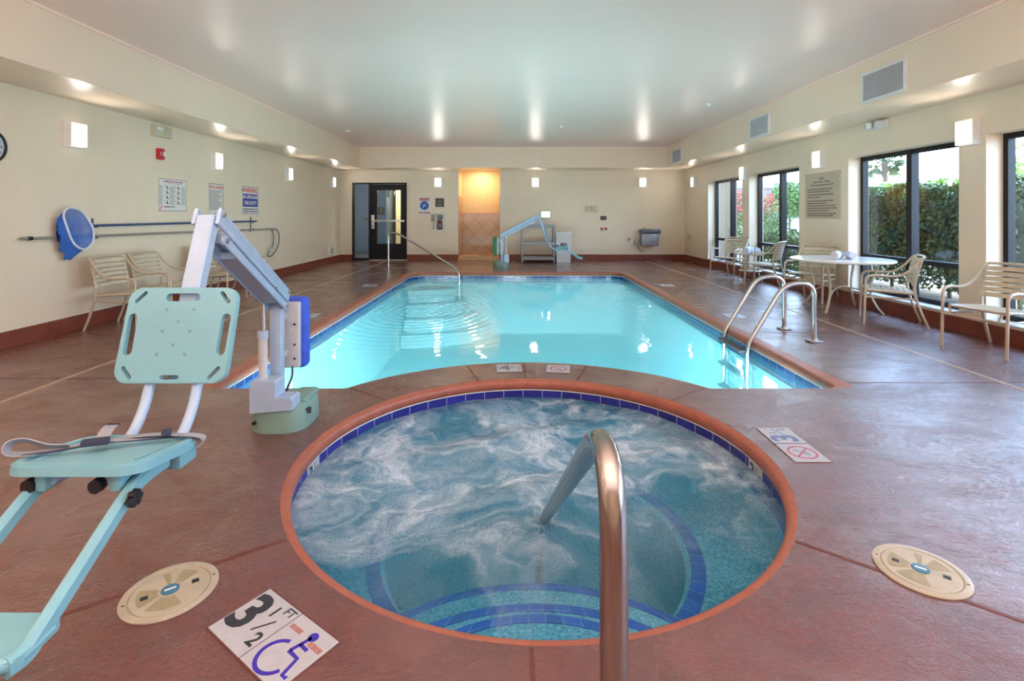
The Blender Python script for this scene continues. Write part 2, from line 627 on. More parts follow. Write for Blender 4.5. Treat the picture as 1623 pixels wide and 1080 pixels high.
class MB:
    def __init__(self):
        self.v, self.f, self.mi, self.uv = [], [], [], {}
        self.M = Matrix.Identity(4)
        self.k = 0

    def at(self, M):
        self.M = M
        return self

    def mat(self, k):
        self.k = k
        return self

    def add(self, verts, faces):
        o = len(self.v)
        self.v += [self.M @ Vector(p) for p in verts]
        for f in faces:
            self.f.append(tuple(o + i for i in f))
            self.mi.append(self.k)
        return self

    def box(self, c, s, rot=None, bev=0.0, seg=2):
        if bev <= 0:
            x, y, z = (d / 2 for d in s)
            vs = [Vector((a * x, b * y, e * z)) for a in (-1, 1) for b in (-1, 1) for e in (-1, 1)]
            fs = [(0, 1, 3, 2), (4, 6, 7, 5), (0, 4, 5, 1), (2, 3, 7, 6), (0, 2, 6, 4), (1, 5, 7, 3)]
        else:
            bm = bmesh.new()
            bmesh.ops.create_cube(bm, size=1.0)
            for v in bm.verts:
                v.co = Vector((v.co.x * s[0], v.co.y * s[1], v.co.z * s[2]))
            bmesh.ops.bevel(bm, geom=list(bm.edges), offset=min(bev, min(s) * 0.49), segments=seg, profile=0.5, affect='EDGES')
            bm.verts.index_update()
            vs = [v.co.copy() for v in bm.verts]
            fs = [tuple(v.index for v in f.verts) for f in bm.faces]
            bm.free()
        R = rot.to_matrix() if isinstance(rot, bpy.types.bpy_struct) else rot
        vs = [(R @ p if R is not None else p) + Vector(c) for p in vs]
        return self.add(vs, fs)

    def tube(self, pts, r, seg=10, caps=True, closed=False, prof=None, up=None):
        """sweep a circle (or the profile prof) along pts"""
        P = [Vector(p) for p in pts]
        n = len(P)
        T = []
        for i in range(n):
            a = P[i - 1] if (i > 0 or closed) else P[i]
            b = P[(i + 1) % n] if (i < n - 1 or closed) else P[i]
            d = b - a
            T.append(d.normalized() if d.length > 1e-9 else Vector((0, 0, 1)))
        if up is None:
            up = Vector((0, 0, 1)) if abs(T[0].z) < 0.9 else Vector((1, 0, 0))
        nrm = (Vector(up) - T[0] * Vector(up).dot(T[0])).normalized()
        prof_ = prof or [(math.cos(2 * PI * k / seg), math.sin(2 * PI * k / seg)) for k in range(seg)]
        m = len(prof_)
        vs, fs = [], []
        for i in range(n):
            if i:
                q = T[i - 1].rotation_difference(T[i])
                nrm = q @ nrm
                nrm = (nrm - T[i] * nrm.dot(T[i])).normalized()
            bn = T[i].cross(nrm)
            rr = r[i] if isinstance(r, (list, tuple)) else r
            for (x, y) in prof_:
                vs.append(P[i] + nrm * x * rr + bn * y * rr)
        last = n if closed else n - 1
        for i in range(last):
            j = (i + 1) % n
            for k in range(m):
                k2 = (k + 1) % m
                fs.append((i * m + k, i * m + k2, j * m + k2, j * m + k))
        if caps and not closed:
            fs.append(tuple(range(m - 1, -1, -1)))
            fs.append(tuple((n - 1) * m + k for k in range(m)))
        return self.add(vs, fs)

    def bar(self, pts, w, h, up=(0, 0, 1), bev=0.15):
        """flat bar: w across, h along up"""
        a, b = h / 2, w / 2
        e = min(a, b) * 2 * bev
        prof = [(a, b - e), (a - e, b), (-a + e, b), (-a, b - e), (-a, -b + e), (-a + e, -b), (a - e, -b), (a, -b + e)]
        return self.tube(pts, 1.0, prof=prof, up=up)

    def lathe(self, prof, seg=32, c=(0, 0, 0), R=None):
        vs, fs = [], []
        n = len(prof)
        for k in range(seg):
            a = 2 * PI * k / seg
            for (r, z) in prof:
                p = Vector((r * math.cos(a), r * math.sin(a), z))
                vs.append((R @ p if R is not None else p) + Vector(c))
        for k in range(seg):
            k2 = (k + 1) % seg
            for i in range(n - 1):
                fs.append((k * n + i, k2 * n + i, k2 * n + i + 1, k * n + i + 1))
        return self.add(vs, fs)

    def prism(self, outer, z0, z1, holes=(), M=None):
        """extrude a 2D outline with holes from z0 to z1"""
        loops = [list(outer)] + [list(h) for h in holes]
        tri = tessellate_polygon([[Vector((x, y, 0)) for x, y in l] for l in loops])
        flat = [p for l in loops for p in l]
        n = len(flat)
        vs = [Vector((x, y, z0)) for x, y in flat] + [Vector((x, y, z1)) for x, y in flat]
        fs = []
        for a, b, c_ in tri:
            fs.append((a, c_, b))
            fs.append((n + a, n + b, n + c_))
        o = 0
        for l in loops:
            m = len(l)
            for i in range(m):
                j = (i + 1) % m
                fs.append((o + i, o + j, n + o + j, n + o + i))
            o += m
        if M is not None:
            vs = [M @ p for p in vs]
        return self.add(vs, fs)

    def text(self, s, size, M, bold=0.0, align='CENTER', depth=0.0015, sx=1.0, valign='CENTER'):
        cu = bpy.data.curves.new('lettering', 'FONT')
        cu.body = s
        cu.size = size
        cu.offset = bold
        cu.extrude = depth / 2
        cu.align_x = align
        cu.align_y = valign
        cu.resolution_u = 3
        o = bpy.data.objects.new('lettering', cu)
        me = o.to_mesh()
        S = Matrix.Diagonal((sx, 1, 1, 1))
        self.add([M @ S @ v.co for v in me.vertices], [tuple(p.vertices) for p in me.polygons])
        o.to_mesh_clear()
        bpy.data.objects.remove(o)
        bpy.data.curves.remove(cu)
        return self

    def build(self, name, mats, parent=None, smooth=35, uv=None, loc=None):
        me = bpy.data.meshes.new(name)
        off = Vector(loc) if loc is not None else Vector((0, 0, 0))
        me.from_pydata([v - off for v in self.v], [], self.f)
        if isinstance(mats, str):
            mats = [mats]
        for k in mats:
            me.materials.append(MATS[k])
        me.polygons.foreach_set('material_index', self.mi)
        bm = bmesh.new()
        bm.from_mesh(me)
        if len(bm.faces) < 30000:
            bmesh.ops.recalc_face_normals(bm, faces=bm.faces)
        bm.to_mesh(me)
        bm.free()
        if uv is not None:
            lay = me.uv_layers.new(name='UVMap')
            for p in me.polygons:
                for li in p.loop_indices:
                    lay.data[li].uv = uv(me.vertices[me.loops[li].vertex_index].co + off, p.normal)
        if smooth:
            me.polygons.foreach_set('use_smooth', [True] * len(me.polygons))
            me.set_sharp_from_angle(angle=math.radians(smooth))
        me.update()
        o = bpy.data.objects.new(name, me)
        COL.objects.link(o)
        o.location = off
        if parent is not None:
            o.parent = parent
        return o


def tag(o, label, cat, group=None, kind=None):
    o['label'] = label
    o['category'] = cat
    if group:
        o['group'] = group
    if kind:
        o['kind'] = kind
    return o


def thing(name, label, cat, loc=(0, 0, 0), rotz=0.0, group=None, kind=None):
    o = bpy.data.objects.new(name, None)
    o.empty_display_size = 0.1
    COL.objects.link(o)
    o.location = loc
    o.rotation_euler = (0, 0, rotz)
    return tag(o, label, cat, group, kind)


def dup(root, loc, rotz, label):
    def cp(o, par):
        c = o.copy()
        COL.objects.link(c)
        if par is not None:
            c.parent = par
        for ch in list(o.children):
            cp(ch, c)
        return c
    kids = list(root.children)
    r = root.copy()
    COL.objects.link(r)
    for ch in kids:
        cp(ch, r)
    r.location = loc
    r.rotation_euler = (0, 0, rotz)
    r['label'] = label
    return r


def frame_on(origin, right, up):
    """matrix whose x is right, y is up and z points out of the surface"""
    r, u = Vector(right).normalized(), Vector(up).normalized()
    n = r.cross(u)
    m = Matrix((r, u, n)).transposed().to_4x4()
    m.translation = Vector(origin)
    return m


def on_left(y, z, x=-4.95):      # the left wall faces +x: reading runs towards +y
    return frame_on((x, y, z), (0, 1, 0), (0, 0, 1))


def on_right(y, z, x=5.0):
    return frame_on((x, y, z), (0, -1, 0), (0, 0, 1))


def on_back(x, z, y=14.8):
    return frame_on((x, y, z), (1, 0, 0), (0, 0, 1))

# ------------------------------------------------------------------ the hall
def thing_m(name, label, cat, M, group=None, kind=None):
    o = thing(name, label, cat, group=group, kind=kind)
    o.matrix_world = M
    return o


def struct(o, label, cat='setting'):
    return tag(o, label, cat, kind='structure')


XL, XR, YB, YF = -4.95, 5.0, 14.8, -4.0
CEIL, SOF = 3.145, 2.59
SPA, SR, RR = (0.118, 2.81), 1.222, 1.74
WATER = -0.14


def offset_poly(P, d):
    """push an outline out (d > 0) along its mitred normals; P runs counter-clockwise"""
    n = len(P)
    out = []
    ds = d if isinstance(d, list) else [d] * n
    for i in range(n):
        d = ds[i]
        a, p, b = Vector(P[i - 1]), Vector(P[i]), Vector(P[(i + 1) % n])
        e1, e2 = (p - a).normalized(), (b - p).normalized()
        n1, n2 = Vector((e1.y, -e1.x)), Vector((e2.y, -e2.x))
        m = (n1 + n2)
        m = m / max(0.35, m.dot(n1))
        q = p + m * d
        out.append((q.x, q.y))
    return out


def corner(cx, cy, r, a0, n=8):
    return [(cx + r * math.cos(a0 + k / n * PI / 2), cy + r * math.sin(a0 + k / n * PI / 2)) for k in range(n + 1)]


PY0, PY1, PX0, PX1 = 3.87, 11.65, -2.25, 2.46
a_r = math.asin((PY0 - SPA[1]) / RR)
ring_arc = [(SPA[0] + RR * math.cos(PI - a_r - (PI - 2 * a_r) * k / 36), SPA[1] + RR * math.sin(PI - a_r - (PI - 2 * a_r) * k / 36)) for k in range(37)]
POOL = [(PX0, PY0)] + ring_arc + [(PX1 - 0.06, PY0), (PX1, PY0 + 0.06)]
POOL += corner(PX1 - 0.32, PY1 - 0.32, 0.32, 0) + corner(PX0 + 0.42, PY1 - 0.42, 0.42, PI / 2) + [(PX0, PY0 + 0.08)]
SPA_C = circ(SR, 96, *SPA)
LIP, LIPS = 0.13, 0.045
POOL_LIP = [0.046 if i < len(ring_arc) + 2 else LIP for i in range(len(POOL))]   # the coping is broad on three sides, slim towards the whirlpool
pool_hole, spa_hole = offset_poly(POOL, POOL_LIP), offset_poly(SPA_C, LIPS)

mb = MB()
mb.prism([(XL - 0.1, YF), (XR + 0.1, YF), (XR + 0.1, YB + 0.1), (XL - 0.1, YB + 0.1)], -0.075, 0.0, [pool_hole, spa_hole])
struct(mb.build('floor', 'wet_stained_concrete', smooth=0), 'wet red-brown stained concrete pool deck with a textured sheen', 'floor')


def strip_rows(poly, rows, matname, name, uvf=None, smooth=50):
    """loft along a closed outline: rows of (outward offset, z)"""
    m_ = MB()
    loops = [[(x, y, z) for x, y in offset_poly(poly, d)] for d, z in rows]
    n = len(poly)
    vs = [p for l in loops for p in l]
    fs = []
    for r in range(len(rows) - 1):
        for i in range(n):
            j = (i + 1) % n
            fs.append((r * n + i, r * n + j, (r + 1) * n + j, (r + 1) * n + i))
    m_.add(vs, fs)
    return m_.build(name, matname, smooth=smooth, uv=uvf)


NOSE = [(0.045, -0.001), (0.022, -0.004), (0.008, -0.013), (0.001, -0.027), (0.0, -0.045), (0.004, -0.07), (0.018, -0.08), (0.04, -0.08)]
struct(strip_rows(POOL, [(POOL_LIP, -0.0005)] + NOSE, 'coping', 'trim_1'), 'rounded orange-red coping edge around the swimming pool', 'coping')
struct(strip_rows(SPA_C, NOSE, 'coping', 'trim_2'), 'rounded orange-red coping edge around the round whirlpool', 'coping')
TB = 0.022


def pool_uv(co, no):
    return (co.x if abs(no.y) > abs(no.x) else co.y, co.z + 0.2)


def spa_uv(co, no):
    return (math.atan2(co.y - SPA[1], co.x - SPA[0]) * SR, co.z + 0.2)


o = strip_rows(POOL, [(TB - 0.004, -0.079), (TB - 0.006, -0.088)], 'white_caulk', 'trim_3')
struct(o, 'thin white caulk line under the swimming pool coping', 'caulk line')
o = strip_rows(SPA_C, [(TB - 0.004, -0.079), (TB - 0.006, -0.086)], 'white_caulk', 'trim_4')
struct(o, 'thin white caulk line under the whirlpool coping', 'caulk line')
o = strip_rows(POOL, [(TB, -0.075), (TB, -0.235)], 'pool_tile', 'trim_5', pool_uv)
struct(o, 'band of dark blue waterline tiles around the swimming pool', 'tile band')
o = strip_rows(SPA_C, [(TB, -0.075), (TB, -0.26)], 'waterline_tile', 'trim_6', spa_uv)
struct(o, 'band of deep blue waterline tiles around the whirlpool', 'tile band')

# pool basin with rounded entry steps in its far left corner
basin_out = offset_poly(POOL, TB)
o = strip_rows(POOL, [(TB, -0.23), (TB, -1.42)], 'pool_plaster', 'pool_basin')
m_ = MB()
m_.prism(basin_out, -1.47, -1.4)
o2 = m_.build('basin_floor', 'pool_plaster', o, smooth=0)
m_ = MB()
for k, (r, z) in enumerate(((0.55, -0.35), (0.8, -0.62), (1.05, -0.88), (1.3, -1.14))):
    q = [(PX0, PY1)] + [(PX0 + (r + 0.45) * math.cos(-PI / 2 + PI / 2 * j / 20), PY1 + r * math.sin(-PI / 2 + PI / 2 * j / 20)) for j in range(21)]
    m_.prism(q, -1.4, z)
m_.build('entry_steps', 'pool_plaster', o, smooth=0)
m_ = MB()
for k, (r, z) in enumerate(((0.55, -0.345), (0.8, -0.615), (1.05, -0.875))):
    path = [(PX0 + (r + 0.42) * math.cos(-PI / 2 + PI / 2 * j / 20), PY1 + (r - 0.03) * math.sin(-PI / 2 + PI / 2 * j / 20), z) for j in range(21)]
    m_.bar(path, 0.06, 0.01)
m_.build('step_edge_tile', 'pool_tile', o, smooth=0)
struct(o, 'pale turquoise plaster basin of the swimming pool under water', 'pool basin')

# whirlpool basin: bench ring, blue tile edge, steps under the near rim
o = strip_rows(SPA_C, [(TB, -0.255), (TB, -0.48), (-0.40, -0.48), (-0.43, -0.50), (-0.43, -1.02)], 'spa_plaster', 'spa_basin', smooth=30)
m_ = MB()
m_.prism(circ(SR - 0.43, 64, *SPA), -1.06, -1.0)
m_.build('basin_floor', 'spa_plaster', o, smooth=0)
m_ = MB()
m_.tube([(x, y, -0.478) for x, y in circ(SR - 0.37, 96, *SPA)], 1.0, prof=[(0.004, 0.035), (0.004, -0.035), (-0.06, -0.035), (-0.06, 0.035)], closed=True, up=(0, 0, 1))
m_.build('bench_edge_tile', 'bench_tile', o, smooth=0, uv=spa_uv)
m_ = MB()
m2_ = MB()
for rx, ry, z in ((0.92, 0.80, -0.46), (0.72, 0.53, -0.36), (0.52, 0.37, -0.285)):
    cx, cy = SPA[0] - 0.02, SPA[1] - SR + 0.06
    arc = [(cx + rx * math.cos(0.2 + (PI - 0.4) * j / 32), cy + ry * math.sin(0.2 + (PI - 0.4) * j / 32)) for j in range(33)]
    m_.prism(arc, -1.0, z)
    m2_.bar([(cx + (x - cx) * 0.965, cy + (y - cy) * 0.965, z + 0.003) for x, y in arc], 0.036, 0.012)
m_.build('entry_steps', 'spa_plaster', o, smooth=0)
m2_.build('step_edge_tile', 'bench_tile', o, smooth=0, uv=spa_uv)
struct(o, 'speckled teal basin of the whirlpool with bench and steps under water', 'whirlpool basin')

m_ = MB()
m_.prism(offset_poly(POOL, TB - 0.002), WATER - 0.002, WATER)
m_.f = m_.f[1:2 * (len(m_.f) // 2):1]
m_ = MB()
tri = tessellate_polygon([[Vector((x, y, 0)) for x, y in offset_poly(POOL, TB - 0.002)]])
m_.add([(x, y, WATER) for x, y in offset_poly(POOL, TB - 0.002)], [tuple(t_) for t_ in tri])
o = m_.build('pool_water', 'pool_water', smooth=0)
tag(o, 'bright turquoise water filling the swimming pool, faintly rippled', 'water', kind='stuff')
m_ = MB()
ang = 72
rows = 26
vs = [(SPA[0], SPA[1], WATER)]
fs = []
rw = random.Random(3)
ph = [rw.uniform(0, 6.28) for _ in range(8)]
for i in range(1, rows + 1):
    r = (SR + TB - 0.002) * i / rows
    for k in range(ang):
        a = 2 * PI * k / ang
        x, y = r * math.cos(a), r * math.sin(a)
        e = min(1.0, (rows - i) / 5.0)
        z = 0.010 * math.sin(6.1 * x + 2.0 * y + ph[0]) + 0.008 * math.sin(9.3 * y - 4.1 * x + ph[1]) + 0.006 * math.sin(15 * x + 11 * y + ph[2]) + 0.005 * math.sin(19 * y - 9 * x + ph[3])
        z *= 0.35 + 0.9 * max(0.0, min(1.0, 0.5 + y))
        vs.append((SPA[0] + x, SPA[1] + y, WATER + z * (0.4 + 0.6 * e)))
for k in range(ang):
    fs.append((0, 1 + k, 1 + (k + 1) % ang))
for i in range(rows - 1):
    for k in range(ang):
        k2 = (k + 1) % ang
        fs.append((1 + i * ang + k, 1 + (i + 1) * ang + k, 1 + (i + 1) * ang + k2, 1 + i * ang + k2))
m_.add(vs, fs)
o = m_.build('whirlpool_water', 'spa_water', smooth=180)
tag(o, 'teal whirlpool water churned into white curls of foam', 'water', kind='stuff')

# deck joints and slot drains
m_ = MB()


def joint(a, b, w=0.012, z=0.0012):
    a, b = Vector((*a, z / 2)), Vector((*b, z / 2))
    d = (b - a)
    m_.box((a + b) / 2, (d.length, w, z), Matrix.Rotation(math.atan2(d.y, d.x), 3, 'Z'))


for y in (3.97, 5.66, 7.1, 8.5, 10.1, 11.8, 13.3):
    joint((PX1 + LIP + 0.01, y), (XR, y))
    joint((XL, y + 0.1), (PX0 - LIP - 0.01, y + 0.1))
joint((SPA[0] - 0.06, YF), (SPA[0] - 0.06, SPA[1] - SR - LIPS - 0.005), 0.014)
for a, r1 in ((math.radians(-143.5), 4.4), (math.radians(-37.2), 4.8)):
    p0 = (SPA[0] + (SR + LIPS + 0.005) * math.cos(a), SPA[1] + (SR + LIPS + 0.005) * math.sin(a))
    joint(p0, (SPA[0] + r1 * math.cos(a - 0.02), SPA[1] + r1 * math.sin(a - 0.02)), 0.016)
for a in (142, 107.5, 90.5, 72, 38):
    a = math.radians(a)
    joint((SPA[0] + (SR + LIPS) * math.cos(a), SPA[1] + (SR + LIPS) * math.sin(a)), (SPA[0] + (RR - 0.047) * math.cos(a), SPA[1] + (RR - 0.047) * math.sin(a)), 0.016)
for x in (-1.6, 0.0, 1.75):
    joint((x, PY1 + LIP + 0.01), (x, YB))
joint((PX1 - 0.05, PY1 + 0.03), (3.8, 13.4))
struct(m_.build('trim_7', 'joint_dark', smooth=0), 'dark expansion joints ruled across the red-brown deck', 'deck joint')
for k, x in enumerate((-3.55, 3.80)):
    m_ = MB()
    m_.box((x, (YF + 14.4) / 2, 0.001), (0.035, 14.4 - YF, 0.002))
    m_.mat(1)
    m_.box((x, (YF + 14.4) / 2, 0.0022), (0.008, 14.4 - YF, 0.0006))
    struct(m_.build('trim_%d' % (8 + k), ['drain_strip', 'joint_dark'], smooth=0),
           'pale slot drain running along the %s of the deck' % ('left side' if k == 0 else 'window side'), 'deck drain')

# walls
WIN = [(11.12, 13.06), (8.92, 10.80), (5.73, 7.61), (3.52, 5.40), (0.32, 2.20), (-1.90, 0.0)]
WT, WB = 2.155, 0.20
m_ = MB()
m_.box((XL - 0.12, (YF + YB) / 2, 1.65), (0.24, YB - YF + 0.6, 3.5))
struct(m_.build('wall_left', 'wall_paint', smooth=0), 'long cream painted wall on the left of the pool hall', 'wall')
m_ = MB()
edges = sorted([YF - 0.3, YB + 0.3] + [e for w in WIN for e in w])
for k in range(0, len(edges), 2):
    m_.box((XR + 0.15, (edges[k] + edges[k + 1]) / 2, 1.65), (0.3, edges[k + 1] - edges[k], 3.5))
for y0, y1 in WIN:
    m_.box((XR + 0.15, (y0 + y1) / 2, (WT + 3.4) / 2), (0.3, y1 - y0, 3.4 - WT))
    m_.box((XR + 0.15, (y0 + y1) / 2, (WB - 0.1) / 2 - 0.01), (0.3, y1 - y0, WB + 0.1 - 0.02))
struct(m_.build('wall_right', 'wall_paint', smooth=0), 'cream wall on the right pierced by tall black-framed windows', 'wall')
DX0, DX1, DH = -4.61, -3.04, 2.235
AX0, AX1 = -1.55, -0.35
m_ = MB()
for x0, x1, z0, z1 in ((XL - 0.2, DX0, 0, 3.4), (DX1, AX0, 0, 3.4), (AX1, XR + 0.2, 0, 3.4), (DX0, DX1, DH, 3.4), (AX0, AX1, SOF + 0.01, 3.4)):
    m_.box(((x0 + x1) / 2, YB + 0.1, (z0 + z1) / 2), (x1 - x0, 0.2, z1 - z0))
struct(m_.build('wall_back', 'wall_paint', smooth=0), 'cream back wall with the black door and the shower alcove', 'wall')
m_ = MB()
m_.box(((XL + XR) / 2, YF - 0.1, 1.65), (XR - XL + 0.6, 0.2, 3.5))
struct(m_.build('wall_front', 'wall_paint', smooth=0), 'cream end wall of the pool hall behind the viewer', 'wall')
m_ = MB()
m_.box(((XL + XR) / 2 + 0.4, (YF + YB) / 2 + 0.6, CEIL + 0.15), (XR - XL + 1.8, YB - YF + 2.6, 0.3))
struct(m_.build('ceiling', 'ceiling_paint', smooth=0), 'satin off-white ceiling above the swimming pool', 'ceiling')
m_ = MB()
m_.box(((XL - 4.15) / 2, (YF + YB) / 2, (SOF + CEIL) / 2), (-4.15 - XL, YB - YF, CEIL - SOF))
struct(m_.build('wall_left_soffit', 'soffit_paint', smooth=0), 'boxed cream soffit along the left wall', 'soffit')
m_ = MB()
m_.box(((XR + 4.22) / 2, (YF + YB) / 2, (SOF + CEIL) / 2), (XR - 4.22, YB - YF, CEIL - SOF))
struct(m_.build('wall_right_soffit', 'soffit_paint', smooth=0), 'boxed cream soffit above the windows with air vents', 'soffit')
m_ = MB()
m_.box(((4.22 - 4.15) / 2, (13.92 + YB) / 2, (SOF + CEIL) / 2), (8.37, YB - 13.92, CEIL - SOF))
struct(m_.build('wall_back_soffit', 'soffit_paint', smooth=0), 'boxed cream soffit along the back wall above door and alcove', 'soffit')
m_ = MB()
m_.box((-4.15 + 0.012, (YF + 13.92) / 2, CEIL - 0.012), (0.024, 13.92 - YF, 0.024))
m_.box((4.22 - 0.012, (YF + 13.92) / 2, CEIL - 0.012), (0.024, 13.92 - YF, 0.024))
m_.box((0.035, 13.92 - 0.012, CEIL - 0.012), (8.3, 0.024, 0.024))
struct(m_.build('trim_10', 'ceiling_paint', smooth=0), 'slim bead where the ceiling meets the three soffits', 'ceiling trim')

BH = 0.16
m_ = MB()
m_.box((XL + 0.006, (YF + YB) / 2, BH / 2), (0.012, YB - YF, BH))
struct(m_.build('baseboard_left', 'baseboard_tile', smooth=0), 'red-brown base along the foot of the left wall', 'baseboard')
m_ = MB()
m_.box((XR - 0.006, (YF + YB) / 2, BH / 2), (0.012, YB - YF, BH))
struct(m_.build('baseboard_right', 'baseboard_tile', smooth=0), 'red-brown base along the foot of the window wall', 'baseboard')
m_ = MB()
for x0, x1 in ((XL, DX0), (DX1, AX0), (AX1, XR)):
    m_.box(((x0 + x1) / 2, YB - 0.006, BH / 2), (x1 - x0, 0.012, BH))
struct(m_.build('baseboard_back', 'baseboard_tile', smooth=0), 'red-brown base along the foot of the back wall', 'baseboard')

# windows: black frames set back in the wall
wl = ['leftmost tall window, farthest from the viewer, beside the corner', 'tall window behind the small side table',
      'tall window beside the round table with hedge outside', 'tall window behind the nearest chair, cut by the picture edge',
      'tall window of the window wall beside the viewer', 'tall window of the window wall behind the viewer']
for k, (y0, y1) in enumerate(WIN):
    w = thing('window_%d' % (k + 1), wl[k], 'window', (5.22, (y0 + y1) / 2, WB), kind='structure')
    h = WT - WB
    hw = (y1 - y0) / 2
    m_ = MB()
    fw = 0.055
    m_.box((0, -hw + fw / 2, h / 2), (0.08, fw, h))
    m_.box((0, hw - fw / 2, h / 2), (0.08, fw, h))
    m_.box((0, 0, h / 2), (0.1, 0.09, h))
    m_.box((0, 0, h - fw / 2), (0.078, 2 * hw, fw))
    m_.box((0, 0, fw / 2), (0.078, 2 * hw, fw))
    m_.box((0, 0, 0.70 - WB), (0.07, 2 * hw, 0.06))
    m_.build('window_frame', 'black_frame', w, smooth=0)
    for s in (-1, 1):
        for z0, z1 in ((fw, 0.67 - WB), (0.73 - WB, h - fw)):
            m_ = MB()
            m_.box((0, s * hw / 2, (z0 + z1) / 2), (0.006, hw - 0.03, z1 - z0 + 0.02))
            m_.build('pane', 'window_glass', w, smooth=0)
    m_ = MB()
    m_.box((-0.11, 0, -0.012), (0.25, 2 * hw + 0.002, 0.024), bev=0.005)
    m_.build('window_sill', 'sill_white', w, smooth=0)
    area('window_portal', (5.34, (y0 + y1) / 2, (WT + WB) / 2), (-1, 0, 0), h, 2 * hw, 1, portal=True)

# door at the back with its side light
d = thing('door_1', 'black-framed glass door with push bar and side light in the back wall', 'door', (DX0, YB + 0.03, 0), kind='structure')
DW = DX1 - DX0
m_ = MB()
for x in (0.025, 0.50, DW - 0.02):
    m_.box((x, 0, DH / 2), (0.05 if x < 1 else 0.04, 0.12, DH))
m_.box((DW / 2, 0, DH - 0.02), (DW, 0.118, 0.04))
m_.box((0.26, 0, 0.03), (0.46, 0.118, 0.06))
m_.build('door_frame', 'black_frame', d, smooth=0)
m_ = MB()
m_.box((0.262, 0.0, DH / 2), (0.43, 0.008, DH - 0.1))
sl = m_.build('side_light', 'door_glass', d, smooth=0)
m_ = MB()
m_.prism(circ(0.065, 28), -0.003, 0.003, M=frame_on((0.40, -0.008, 1.17), (1, 0, 0), (0, 0, 1)))
m_.build('round_decal', 'ink_grey', sl)
leaf = MB()
x0, x1 = 0.53, DW - 0.045
gx0, gx1, gz0, gz1 = 0.71, DW - 0.18, 0.47, 2.02
for c, s in (((x0 + gx0) / 2, gx0 - x0), ((gx1 + x1) / 2, x1 - gx1)):
    leaf.box((c, 0, 1.1), (s, 0.05, 2.17))
leaf.box(((gx0 + gx1) / 2, 0, (gz1 + 2.185) / 2), (gx1 - gx0, 0.05, 2.185 - gz1))
leaf.box(((gx0 + gx1) / 2, 0, (0.015 + gz0) / 2), (gx1 - gx0, 0.05, gz0 - 0.015))
lf = leaf.build('door_leaf', 'black_frame', d, smooth=0)
m_ = MB()
m_.box(((gx0 + gx1) / 2, 0, (gz0 + gz1) / 2), (gx1 - gx0 + 0.01, 0.008, gz1 - gz0 + 0.01))
m_.build('pane', 'door_glass', lf, smooth=0)
m_ = MB()
m_.box((0.585, -0.03, 1.10), (0.095, 0.03, 0.40), bev=0.01)
m_.box((0.585, -0.05, 1.03), (0.05, 0.03, 0.03), bev=0.006)
m_.build('door_lock', 'aluminium', lf)
m_ = MB()
m_.box(((x0 + x1) / 2 + 0.02, -0.075, 1.13), (0.88, 0.035, 0.055), bev=0.008)
for x in (x0 + 0.06, x1 - 0.05):
    m_.box((x, -0.045, 1.13), (0.05, 0.05, 0.05))
m_.build('push_bar', 'aluminium', lf)
m_ = MB()
m_.box((0.83, -0.036, 1.42), (0.19, 0.016, 0.21), bev=0.004)
m_.mat(1)
for q in (('HOTEL', 1.46), ('POOL', 1.40)):
    pass
for z, w_ in ((1.485, 0.1), (1.455, 0.13), (1.40, 0.13), (1.37, 0.1)):
    m_.box((0.83, -0.0455, z), (w_, 0.002, 0.012))
m_.build('plaque', ['sign_dark', 'ink_light'], lf, smooth=0)
m_ = MB()
m_.box((1.02, 0.035, 1.97), (0.10, 0.012, 0.30))
m_.build('notice', 'sign_white', lf, smooth=0)
m_ = MB()
m_.box((DW / 2 + 0.25, -0.02, 0.005), (1.1, 0.14, 0.01))
m_.build('threshold', 'aluminium', d, smooth=0)

# corridor behind the door
m_ = MB()
cx0, cx1, cy0, cy1 = -5.6, -2.3, YB + 0.2, 18.0
m_.box(((cx0 + cx1) / 2, cy1 + 0.05, 1.35), (cx1 - cx0, 0.1, 2.7))
m_.box((cx0 - 0.05, (cy0 + cy1) / 2, 1.35), (0.1, cy1 - cy0, 2.7))
m_.box((cx1 + 0.05, (cy0 + cy1) / 2, 1.35), (0.1, cy1 - cy0, 2.7))
m_.box(((cx0 + cx1) / 2, (cy0 + cy1) / 2, 2.75), (cx1 - cx0 + 0.2, cy1 - cy0 + 0.2, 0.1))
m_.box((-4.02, 17.3, 1.35), (0.12, 1.4, 2.7))
struct(m_.build('wall_corridor', 'corridor_wall', smooth=0), 'grey corridor walls seen through the glass door', 'wall')
m_ = MB()
m_.box(((cx0 + cx1) / 2, (cy0 + cy1) / 2, -0.03), (cx1 - cx0, cy1 - cy0, 0.06))
struct(m_.build('floor_corridor', 'corridor_floor', smooth=0), 'dark corridor floor behind the glass door', 'floor')
m_ = MB()
m_.box((-3.52, 16.9, 1.2), (0.62, 0.06, 2.2))
struct(m_.build('wall_corridor_panel', 'corridor_cream', smooth=0), 'warmly lit cream panel seen through the right part of the door', 'wall')
area('corridor_lamp_light', (-3.3, 16.0, 2.65), (-0.1, 0.5, -1), 0.9, 0.5, 110, (1.0, 0.84, 0.6))
area('corridor_lamp_light', (-4.8, 16.2, 2.65), (0.05, 0.4, -1), 0.9, 0.5, 26, (0.92, 0.97, 1.0))

